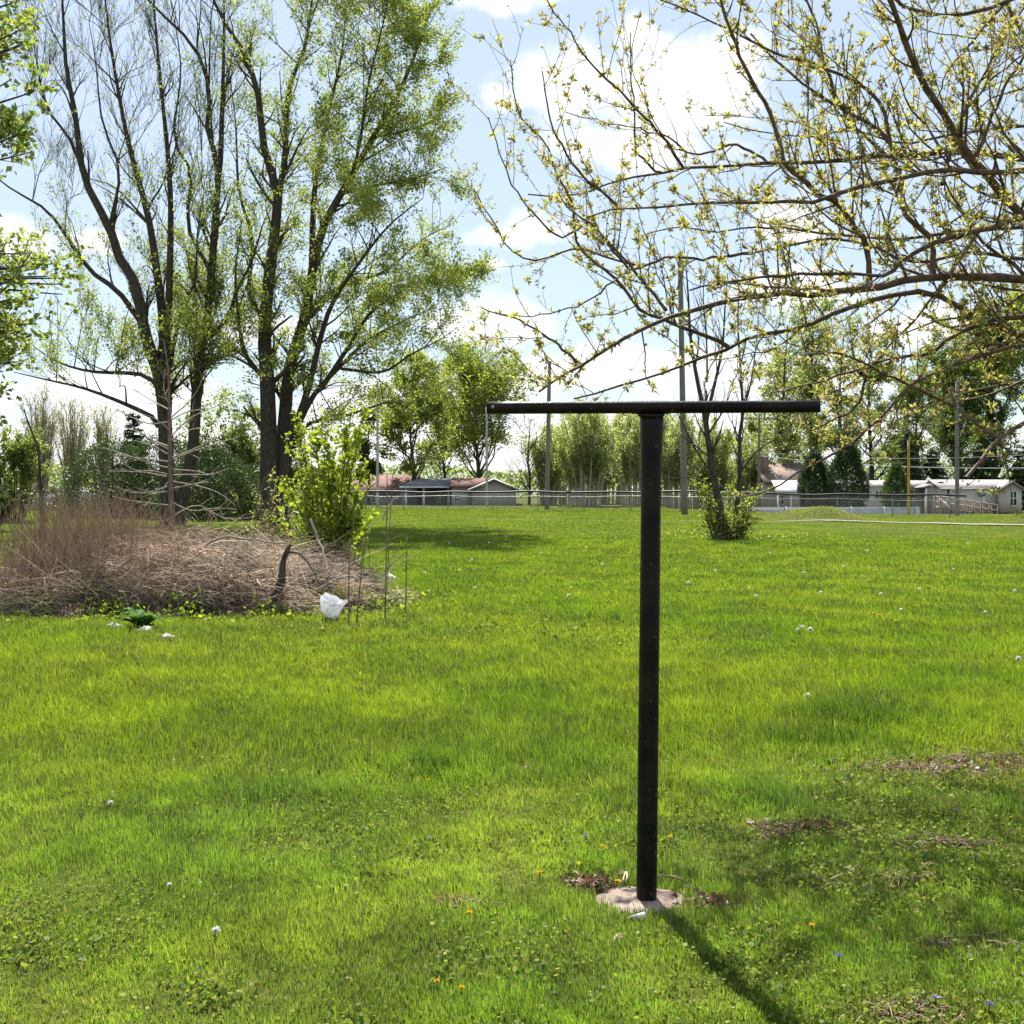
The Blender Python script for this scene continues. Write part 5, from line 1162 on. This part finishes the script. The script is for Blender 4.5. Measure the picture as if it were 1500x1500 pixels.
# ------------------------------------------------------------------ houses
def siding(name, c1, c2, pitch=.2, vertical=False):
    m, nt, out = newmat(name); N = nt.nodes.new; L = nt.links.new
    b = N('ShaderNodeBsdfPrincipled'); b.inputs['Roughness'].default_value = .7; b.inputs['Specular IOR Level'].default_value = .2
    geo = N('ShaderNodeNewGeometry'); wv = N('ShaderNodeTexWave'); wv.wave_type = 'BANDS'; wv.bands_direction = 'X' if vertical else 'Z'; wv.wave_profile = 'SAW'; wv.inputs['Scale'].default_value = .314 / pitch; wv.inputs['Distortion'].default_value = 0
    L(geo.outputs['Position'], wv.inputs['Vector']); nz = N('ShaderNodeTexNoise'); nz.inputs['Scale'].default_value = .8; nz.inputs['Detail'].default_value = 6; L(geo.outputs['Position'], nz.inputs['Vector'])
    rp = N('ShaderNodeValToRGB'); rp.color_ramp.elements[0].color = (*c1, 1); rp.color_ramp.elements[1].color = (*c2, 1); rp.color_ramp.elements[0].position = .3; rp.color_ramp.elements[1].position = .7; L(nz.outputs['Fac'], rp.inputs[0]); L(rp.outputs[0], b.inputs['Base Color'])
    bp = N('ShaderNodeBump'); bp.inputs['Strength'].default_value = .7; bp.inputs['Distance'].default_value = .03; L(wv.outputs['Fac'], bp.inputs['Height']); L(bp.outputs[0], b.inputs['Normal']); L(b.outputs[0], out.inputs[0]); return m
M_side1 = siding('pale_siding', (.50, .45, .41), (.60, .55, .50), .25, True)
M_side2 = siding('grey_siding', (.33, .32, .29), (.40, .385, .35), .2)
M_side3 = siding('tan_siding', (.40, .37, .33), (.47, .44, .39), .2)
M_dside = siding('dark_siding', (.12, .115, .11), (.17, .16, .15), .2)
M_roofr = surf('red_brown_shingle', (.13, .075, .062), (.20, .12, .10), 3, .9, .3, .1)
M_roofg = surf('grey_shingle', (.13, .13, .14), (.19, .19, .20), 3, .9, .3, .1)
M_roofp = surf('mauve_shingle', (.25, .225, .22), (.34, .31, .305), 3, .9, .3, .1)
M_roofb = surf('brown_shingle', (.16, .12, .10), (.24, .19, .16), 3, .9, .3, .1)
M_metalr = surf('pale_metal_roof', (.62, .62, .64), (.70, .70, .72), 1, .4, 0, .5)
M_wood = surf('weathered_deck', (.30, .25, .21), (.42, .36, .31), 6, .85, .2, .1)
M_woodr = surf('reddish_deck', (.16, .11, .088), (.24, .17, .138), 6, .85, .2, .1)

def roof_slabs(mb, x0, x1, y0, y1, ze, zr, axis='x', th=.12, over=.3):
    """gable roof as two sloping slabs; ridge along axis"""
    if axis == 'x':
        ym = (y0 + y1) / 2; sl = (zr - ze) / (ym - y0)
        for s, ya in ((1, y0), (-1, y1)):
            e = ya - s * over; zz_ = ze - over * sl; V = [[x0 - over, e, zz_], [x1 + over, e, zz_], [x1 + over, ym, zr], [x0 - over, ym, zr]]; V += [[p[0], p[1], p[2] + th] for p in V]
            mb.add(V, np.array([[0, 1, 2, 3], [4, 7, 6, 5], [0, 4, 5, 1], [1, 5, 6, 2], [2, 6, 7, 3], [3, 7, 4, 0]]))
    else:
        xm = (x0 + x1) / 2; sl = (zr - ze) / (xm - x0)
        for s, xa in ((1, x0), (-1, x1)):
            e = xa - s * over; zz_ = ze - over * sl; V = [[e, y0 - over, zz_], [e, y1 + over, zz_], [xm, y1 + over, zr], [xm, y0 - over, zr]]; V += [[p[0], p[1], p[2] + th] for p in V]
            mb.add(V, np.array([[0, 1, 2, 3], [4, 7, 6, 5], [0, 4, 5, 1], [1, 5, 6, 2], [2, 6, 7, 3], [3, 7, 4, 0]]))

def walls(mb, x0, x1, y0, y1, zb, ze, zr=None, axis='x'):
    if zr is None: box(mb, (x0, y0, zb), (x1, y1, ze)); return
    if axis == 'x':
        ym = (y0 + y1) / 2; V = []
        for x in (x0, x1): V += [[x, y0, zb], [x, y1, zb], [x, y1, ze], [x, ym, zr], [x, y0, ze]]
    else:
        xm = (x0 + x1) / 2; V = []
        for y in (y0, y1): V += [[x0, y, zb], [x1, y, zb], [x1, y, ze], [xm, y, zr], [x0, y, ze]]
    mb.add(V, [np.array([[0, 1, 2, 3, 4], [9, 8, 7, 6, 5]]), np.array([[0, 5, 6, 1], [1, 6, 7, 2], [2, 7, 8, 3], [3, 8, 9, 4], [4, 9, 5, 0]])])

def window(root, o, x0, x1, z0, z1, y, mat=None, bars=True):
    f = MB(); t = .07
    box(f, (x0 - t, y - .05, z0 - t), (x0, y + .02, z1 + t)); box(f, (x1, y - .05, z0 - t), (x1 + t, y + .02, z1 + t)); box(f, (x0, y - .05, z0 - t), (x1, y + .02, z0)); box(f, (x0, y - .05, z1), (x1, y + .02, z1 + t))
    if bars: box(f, ((x0 + x1) / 2 - .03, y - .04, z0), ((x0 + x1) / 2 + .03, y + .02, z1)); box(f, (x0, y - .037, (z0 + z1) / 2 - .03), (x1, y + .02, (z0 + z1) / 2 + .03))
    fr = f.build('window', M_white, root, False, o); g = MB(); box(g, (x0, y - .012, z0), (x1, y + .01, z1)); g.build('pane', M_glass, fr, False, o)

def X(px, D): return (px - 750) * D / FPX
def Z(py, D): return P(750, py, D)[2]

def house_left():
    D = 106; zb = .45
    # far left house, hip-like red brown roof
    b = (X(570, D + 6), D + 6, zb); r = empty('red_roof_house', b, 'grey house with a broad red brown roof partly behind the green bush', 'house'); x0, x1 = X(515, D + 6), X(608, D + 6); y0, y1 = D + 3, D + 12
    mb = MB(); walls(mb, x0, x1, y0, y1, zb - .3, Z(722, D + 3)); mb.build('wall', M_side2, r, False, b); mb = MB(); roof_slabs(mb, x0, x1, y0, y1, Z(722, D + 3), Z(697, D + 7), 'x'); mb.build('roof', M_roofr, r, False, b)
    window(r, b, X(545, D + 3), X(556, D + 3), Z(735, D + 3), Z(726, D + 3), y0 - .03)
    # dark carport house in the middle
    b = (X(622, D), D, zb); r = empty('carport_house', b, 'low dark grey house with an open carport front', 'house'); x0, x1 = X(594, D), X(662, D); y0, y1 = D - 1, D + 8
    mb = MB(); walls(mb, x0, x1, y0 + 2.5, y1, zb - .3, Z(713, D)); mb.build('wall', M_dside, r, False, b)
    mb = MB(); zt = Z(713, D); zr = Z(703, D); V = [[x0 - .4, y0 - .3, zt - .12], [x1 + .3, y0 - .3, zt - .12], [x1 + .3, D + 3.5, zr], [x0 + .8, D + 3.5, zr], [x0 - .4, y1, zt], [x1 + .3, y1, zt]]; V += [[p[0], p[1], p[2] + .16] for p in V]
    mb.add(V, np.array([[0, 1, 2, 3], [3, 2, 5, 4], [6, 9, 8, 7], [9, 10, 11, 8], [0, 6, 7, 1], [1, 7, 8, 2], [2, 8, 11, 5], [3, 9, 6, 0], [4, 10, 9, 3], [5, 11, 10, 4]])); mb.build('roof', M_roofg, r, False, b)
    for px in (596, 622, 658):
        mb = MB(); box(mb, (X(px, D) - .09, y0, zb - .3), (X(px, D) + .09, y0 + .18, zt - .12)); mb.build('post', M_white, r, False, b)
    mb = MB(); bar(mb, (x0 - .4, y0 - .36, zt - .05), (x1 + .3, y0 - .36, zt - .05), .06, 6); mb.build('gutter', M_white, r, True, b)
    mb = MB(); box(mb, (X(609, D), y0 + 2.44, zb - .2), (X(614, D), y0 + 2.495, zb + 1.9)); mb.build('door', M_black, r, False, b)
    mb = MB(); box(mb, (X(637, D), y0 + 2.44, zb + .1), (X(654, D), y0 + 2.495, zb + 1.1)); mb.build('panel', M_side3, r, False, b)
    # gable house
    D2 = 103; b = (X(722, D2), D2, zb); r = empty('gable_house', b, 'tan house with its gable end towards the fence and a red roof wing', 'house'); x0, x1 = X(692, D2), X(756, D2)
    mb = MB(); walls(mb, x0, x1, D2, D2 + 11, zb - .3, Z(717, D2), Z(703.5, D2), 'y'); box(mb, (X(661, D2), D2 + .6, zb - .3), (x0 - .003, D2 + 7, Z(713, D2))); mb.build('wall', M_side3, r, False, b)
    mb = MB(); roof_slabs(mb, x0, x1, D2, D2 + 11, Z(717, D2), Z(703, D2), 'y', .14, .35); mb.build('roof', M_roofr, r, False, b)
    mb = MB(); V = [[X(658, D2), D2 + .3, Z(714.5, D2)], [x0 + .25, D2 + .3, Z(714.5, D2)], [X(718, D2), D2 + 3.8, Z(701.5, D2)], [X(658, D2), D2 + 3.8, Z(702, D2)]]; V += [[p[0], p[1], p[2] + .14] for p in V]
    mb.add(V, np.array([[0, 1, 2, 3], [4, 7, 6, 5], [0, 4, 5, 1], [1, 5, 6, 2], [2, 6, 7, 3], [3, 7, 4, 0]])); mb.build('wing_roof', M_roofr, r, False, b)
    mb = MB()
    for s, xa in ((1, x0), (-1, x1)):
        xm = (x0 + x1) / 2; a = np.array([xa - s * .35, D2 - .37, Z(717, D2) - .06]); c = np.array([xm, D2 - .37, Z(703, D2) + .08]); bar(mb, a, c, .07, 4)
    mb.build('bargeboard', M_white, r, False, b); window(r, b, X(666, D2), X(672, D2), Z(734, D2), Z(724, D2), D2 + .57)
house_left()

def chimney_house():
    D = 118; zb = -.45; b = (X(1150, D), D, zb); r = empty('chimney_house', b, 'house with a brown shingle roof and square chimney behind the small tree', 'house'); x0, x1 = X(1122, D), X(1185, D)
    mb = MB(); walls(mb, x0, x1, D, D + 9, zb - .3, Z(706, D)); mb.build('wall', M_side3, r, False, b); mb = MB(); roof_slabs(mb, x0, x1, D, D + 9, Z(706, D), Z(680, D + 4), 'x'); ro = mb.build('roof', M_roofb, r, False, b)
    mb = MB(); cx = X(1127, D); box(mb, (cx - .45, D + 2.0, Z(700, D)), (cx + .35, D + 2.9, Z(668, D))); box(mb, (cx - .52, D + 1.93, Z(668, D)), (cx + .42, D + 2.97, Z(666.5, D))); mb.build('chimney', surf('old_brick', (.14, .09, .07), (.24, .17, .13), 9, .9, .3), ro, False, b)
    mb = MB(); V = [[X(1128, D), D - 3, Z(721, D)], [X(1172, D), D - 3, Z(721, D)], [X(1166, D), D - .05, Z(705, D)], [X(1130, D), D - .05, Z(705, D)]]; V += [[p[0], p[1], p[2] + .1] for p in V]
    mb.add(V, np.array([[0, 1, 2, 3], [4, 7, 6, 5], [0, 4, 5, 1], [1, 5, 6, 2], [2, 6, 7, 3], [3, 7, 4, 0]])); mb.build('porch_roof', M_metalr, r, False, b)
    for px in (1131, 1149, 1169):
        mb = MB(); box(mb, (X(px, D) - .07, D - 2.8, zb - .3), (X(px, D) + .07, D - 2.66, Z(721, D))); mb.build('post', M_white, r, False, b)
    window(r, b, X(1138, D), X(1148, D), Z(738, D), Z(727, D), D - .03)
chimney_house()

def mobile_homes():
    D = 108; zb = -.4; b = (X(1300, D), D, zb); r = empty('mobile_home', b, 'long pale mobile home partly hidden by the arborvitae with a gabled porch', 'mobile home', 'mobile homes at the right')
    x0, x1 = X(1225, D), X(1372, D); mb = MB(); walls(mb, x0, x1, D, D + 4.3, zb - .3, Z(713, D), Z(706, D), 'x'); mb.build('wall', M_side1, r, False, b)
    mb = MB(); roof_slabs(mb, x0, x1, D, D + 4.3, Z(713, D), Z(705, D), 'x', .1, .2); mb.build('roof', M_roofp, r, False, b)
    window(r, b, X(1336, D), X(1343, D), Z(729, D), Z(719, D), D - .03); window(r, b, X(1282, D), X(1292, D), Z(729, D), Z(720, D), D - .03)
    # gabled porch in front
    p0, p1 = X(1342, D), X(1377, D); mb = MB(); V = [[p0, D - 2.6, Z(730, D)], [p1, D - 2.6, Z(730, D)], [p1, D - 2.6, Z(714, D)], [(p0 + p1) / 2 + .2, D - 2.6, Z(707.5, D)], [p0, D - 2.6, Z(714, D)]]; V += [[q[0], q[1] + .1, q[2]] for q in V]
    mb.add(V, [np.array([[0, 1, 2, 3, 4], [9, 8, 7, 6, 5]]), np.array([[0, 5, 6, 1], [1, 6, 7, 2], [2, 7, 8, 3], [3, 8, 9, 4], [4, 9, 5, 0]])]); mb.build('porch_gable', M_side1, r, False, b)
    mb = MB(); xm = (p0 + p1) / 2 + .2
    for s, xa in ((1, p0), (-1, p1)):
        V = [[xa - s * .25, D - 2.8, Z(715, D)], [xm, D - 2.8, Z(707, D)], [xm, D - .25, Z(707, D)], [xa - s * .25, D - .25, Z(715, D)]]; V += [[q[0], q[1], q[2] + .09] for q in V]; mb.add(V, np.array([[0, 1, 2, 3], [4, 7, 6, 5], [0, 4, 5, 1], [1, 5, 6, 2], [2, 6, 7, 3], [3, 7, 4, 0]]))
    mb.build('porch_roof', M_roofp, r, False, b)
    for px in (1341.5, 1376):
        mb = MB(); box(mb, (X(px, D) - .08, D - 2.75, zb - .3), (X(px, D) + .08, D - 2.61, Z(715.5, D))); mb.build('porch_post', M_white, r, False, b)
    mb = MB(); box(mb, (X(1352, D), D - .06, zb), (X(1360, D), D - .01, zb + 1.7)); mb.build('door', M_woodr, r, False, b); mb = MB(); box(mb, (p0, D - 2.5, zb - .3), (p1, D - .07, zb + .05)); mb.build('porch_floor', surf('porch_slab', (.3, .32, .35), (.38, .4, .43), 3, .9), r, False, b)
    # right mobile home
    D = 104; b = (X(1435, D), D, zb); r = empty('mobile_home', b, 'right hand pale pink mobile home with a window in its end and a wooden ramp', 'mobile home', 'mobile homes at the right')
    x0, x1 = X(1379, D), X(1489, D); mb = MB(); walls(mb, x0, x1, D, D + 4.6, zb + .35, Z(715, D), Z(705, D), 'x'); mb.build('wall', M_side1, r, False, b); mb = MB(); box(mb, (x0 + .03, D + .05, zb - .4), (x1 - .03, D + 4.5, zb + .347)); mb.build('skirting', surf('blue_grey_skirt', (.22, .24, .28), (.28, .30, .34), 3, .8), r, False, b)
    mb = MB(); roof_slabs(mb, x0, x1, D, D + 4.6, Z(715, D), Z(704, D), 'x', .11, .25); mb.build('roof', M_roofp, r, False, b)
    # end bay with a small gable towards the camera
    g0, g1_ = X(1459, D), X(1488, D); mb = MB(); V = [[g0, D - 1.2, zb + .35], [g1_, D - 1.2, zb + .35], [g1_, D - 1.2, Z(718, D)], [(g0 + g1_) / 2, D - 1.2, Z(707.5, D)], [g0, D - 1.2, Z(718, D)]]; V += [[q[0], D - .003, q[2]] for q in V]
    mb.add(V, [np.array([[0, 1, 2, 3, 4], [9, 8, 7, 6, 5]]), np.array([[0, 5, 6, 1], [1, 6, 7, 2], [2, 7, 8, 3], [3, 8, 9, 4], [4, 9, 5, 0]])]); mb.build('end_bay', M_side1, r, False, b)
    mb = MB(); xm = (g0 + g1_) / 2
    for s, xa in ((1, g0), (-1, g1_)):
        V = [[xa - s * .3, D - 1.5, Z(719.3, D)], [xm, D - 1.5, Z(706.6, D)], [xm, D + .9, Z(706.6, D)], [xa - s * .3, D + .9, Z(719.3, D)]]; V += [[q[0], q[1], q[2] + .1] for q in V]; mb.add(V, np.array([[0, 1, 2, 3], [4, 7, 6, 5], [0, 4, 5, 1], [1, 5, 6, 2], [2, 6, 7, 3], [3, 7, 4, 0]]))
    mb.build('bay_roof', M_roofp, r, False, b); window(r, b, X(1471, D), X(1480, D), Z(740, D), Z(720, D), D - 1.23)
    for xa in np.linspace(x0 + 1.0, x1 - 2.6, 3):
        mb = MB(); bar(mb, (xa, D + 1.6, Z(709, D)), (xa, D + 1.6, Z(702.5, D)), .07, 8); mb.build('roof_vent', M_steel, r, True, b)
    mb = MB(); bar(mb, (x0 - .2, D - .26, Z(715.6, D)), (g0 - .35, D - .26, Z(715.6, D)), .06, 6); mb.build('gutter', M_white, r, True, b)
    window(r, b, X(1386, D), X(1391, D), Z(727, D), Z(717, D), D - .03, bars=False)
    mb = MB(); box(mb, (X(1438, D), D - .07, zb + .36), (X(1443, D), D - .01, zb + 2.1)); mb.build('door', M_white, r, False, b)
    mb = MB(); box(mb, (X(1432, D), D - .5, Z(727, D)), (X(1440, D), D - .075, Z(720, D))); mb.build('air_conditioner', M_steel, r, False, b)
    # ramp, a structure of its own
    D = 100; b = (X(1420, D), D, zb); r = empty('wheelchair_ramp', b, 'wooden wheelchair ramp sloping down to the right before the mobile home', 'ramp'); a = np.array([X(1377, D), D, Z(744, D)]); e = np.array([X(1462, D), D, Z(757, D)]); mb = MB()
    V = [[a[0], D, a[2]], [e[0], D, e[2]], [e[0], D + 1.3, e[2]], [a[0], D + 1.3, a[2]]]; V += [[q[0], q[1], q[2] + .12] for q in V]; mb.add(V, np.array([[0, 3, 2, 1], [4, 5, 6, 7], [0, 1, 5, 4], [1, 2, 6, 5], [2, 3, 7, 6], [3, 0, 4, 7]])); mb.build('deck', M_wood, r, False, b)
    for yo, nm in ((0, 'handrail'), (1.3, 'handrail')):
        mb = MB()
        for off in (.95, .5): bar(mb, a + [0, yo, off], e + [0, yo, off], .05, 4)
        mb.build(nm, M_wood, r, False, b)
    for k in range(8):
        t = k / 7; q = a + (e - a) * t
        for yo in (0, 1.3):
            mb = MB(); box(mb, (q[0] - .05, q[1] + yo - .06, zb - .4), (q[0] + .05, q[1] + yo + .06, q[2] + 1.0)); mb.build('post', M_woodr, r, False, b)
    mb = MB(); bar(mb, (X(1376, D), D - .1, Z(731, D)), (X(1391, D), D - .1, Z(744, D)), .09, 4); mb.build('brace', M_white, r, False, b)
mobile_homes()

# ------------------------------------------------------------------ two parked cars at far left
def cars():
    o0 = None
    def car(b, lab):
        r = empty('parked_car', b, lab, 'car', 'cars parked beyond the left fence'); prof = [(-2.2, .35), (-2.25, .75), (-1.9, .95), (-1.45, 1.0), (-.95, 1.42), (.55, 1.45), (1.25, 1.0), (2.05, .88), (2.25, .6), (2.2, .33)]
        mb = MB(); n = len(prof); V = []
        for y, s in ((-.86, .96), (-.7, 1), (.7, 1), (.86, .96)): V += [[p[0] * s, y if p[1] < 1.05 else y * .82, .33 + (p[1] - .33) * (s if p[1] > 1 else 1)] for p in prof]
        F = [[k * n + j, k * n + (j + 1) % n, (k + 1) * n + (j + 1) % n, (k + 1) * n + j] for k in range(3) for j in range(n)]; mb.add(V, [np.array(F), np.array([list(range(n))[::-1], list(range(3 * n, 4 * n))])]); mb.build('body', M_carpaint, r, True)
        for s in (-1, 1):
            mb = MB(); w_ = [(-1.2, 1.04), (-.85, 1.36), (.5, 1.38), (.98, 1.03)]; V = [[p[0], s * (.735 - .03 * (p[1] > 1.2)), p[1]] for p in w_] + [[p[0], s * (.70 - .03 * (p[1] > 1.2)), p[1]] for p in w_]; mb.add(V, np.array([[0, 1, 2, 3], [7, 6, 5, 4], [0, 4, 5, 1], [1, 5, 6, 2], [2, 6, 7, 3], [3, 7, 4, 0]])); mb.build('side_window', M_glass, r)
            for x in (-1.35, 1.4):
                mb = MB(); bar(mb, (x, s * .66, .32), (x, s * .88, .32), .32, 18); wh = mb.build('wheel', M_tyre, r, True); mb = MB(); bar(mb, (x, s * .87, .32), (x, s * .89, .32), .2, 14); mb.build('rim', M_steel, wh, True)
            mb = MB(); box(mb, (2.12, s * .55 - .16, .62), (2.24, s * .55 + .16, .76)); mb.build('headlight', M_glass, r)
        return r
    def place(px, D, rz, lab, src=None):
        x = X(px, D); b = (x, D, g1(x, D))
        if src is None: r = car(b, lab)
        else:
            r = src.copy(); COL.objects.link(r); r.location = b; r['label'] = lab
            for c in src.children:
                d = c.copy(); COL.objects.link(d); d.parent = r
                for g in c.children:
                    q = g.copy(); COL.objects.link(q); q.parent = d
        r.rotation_euler = (0, 0, rz); return r
    a = place(27, 96, .1, 'white parked car whose roof shows over the fence at the far left'); place(112, 98, .3, 'white parked car glinting behind the left shrubs', a)
cars()
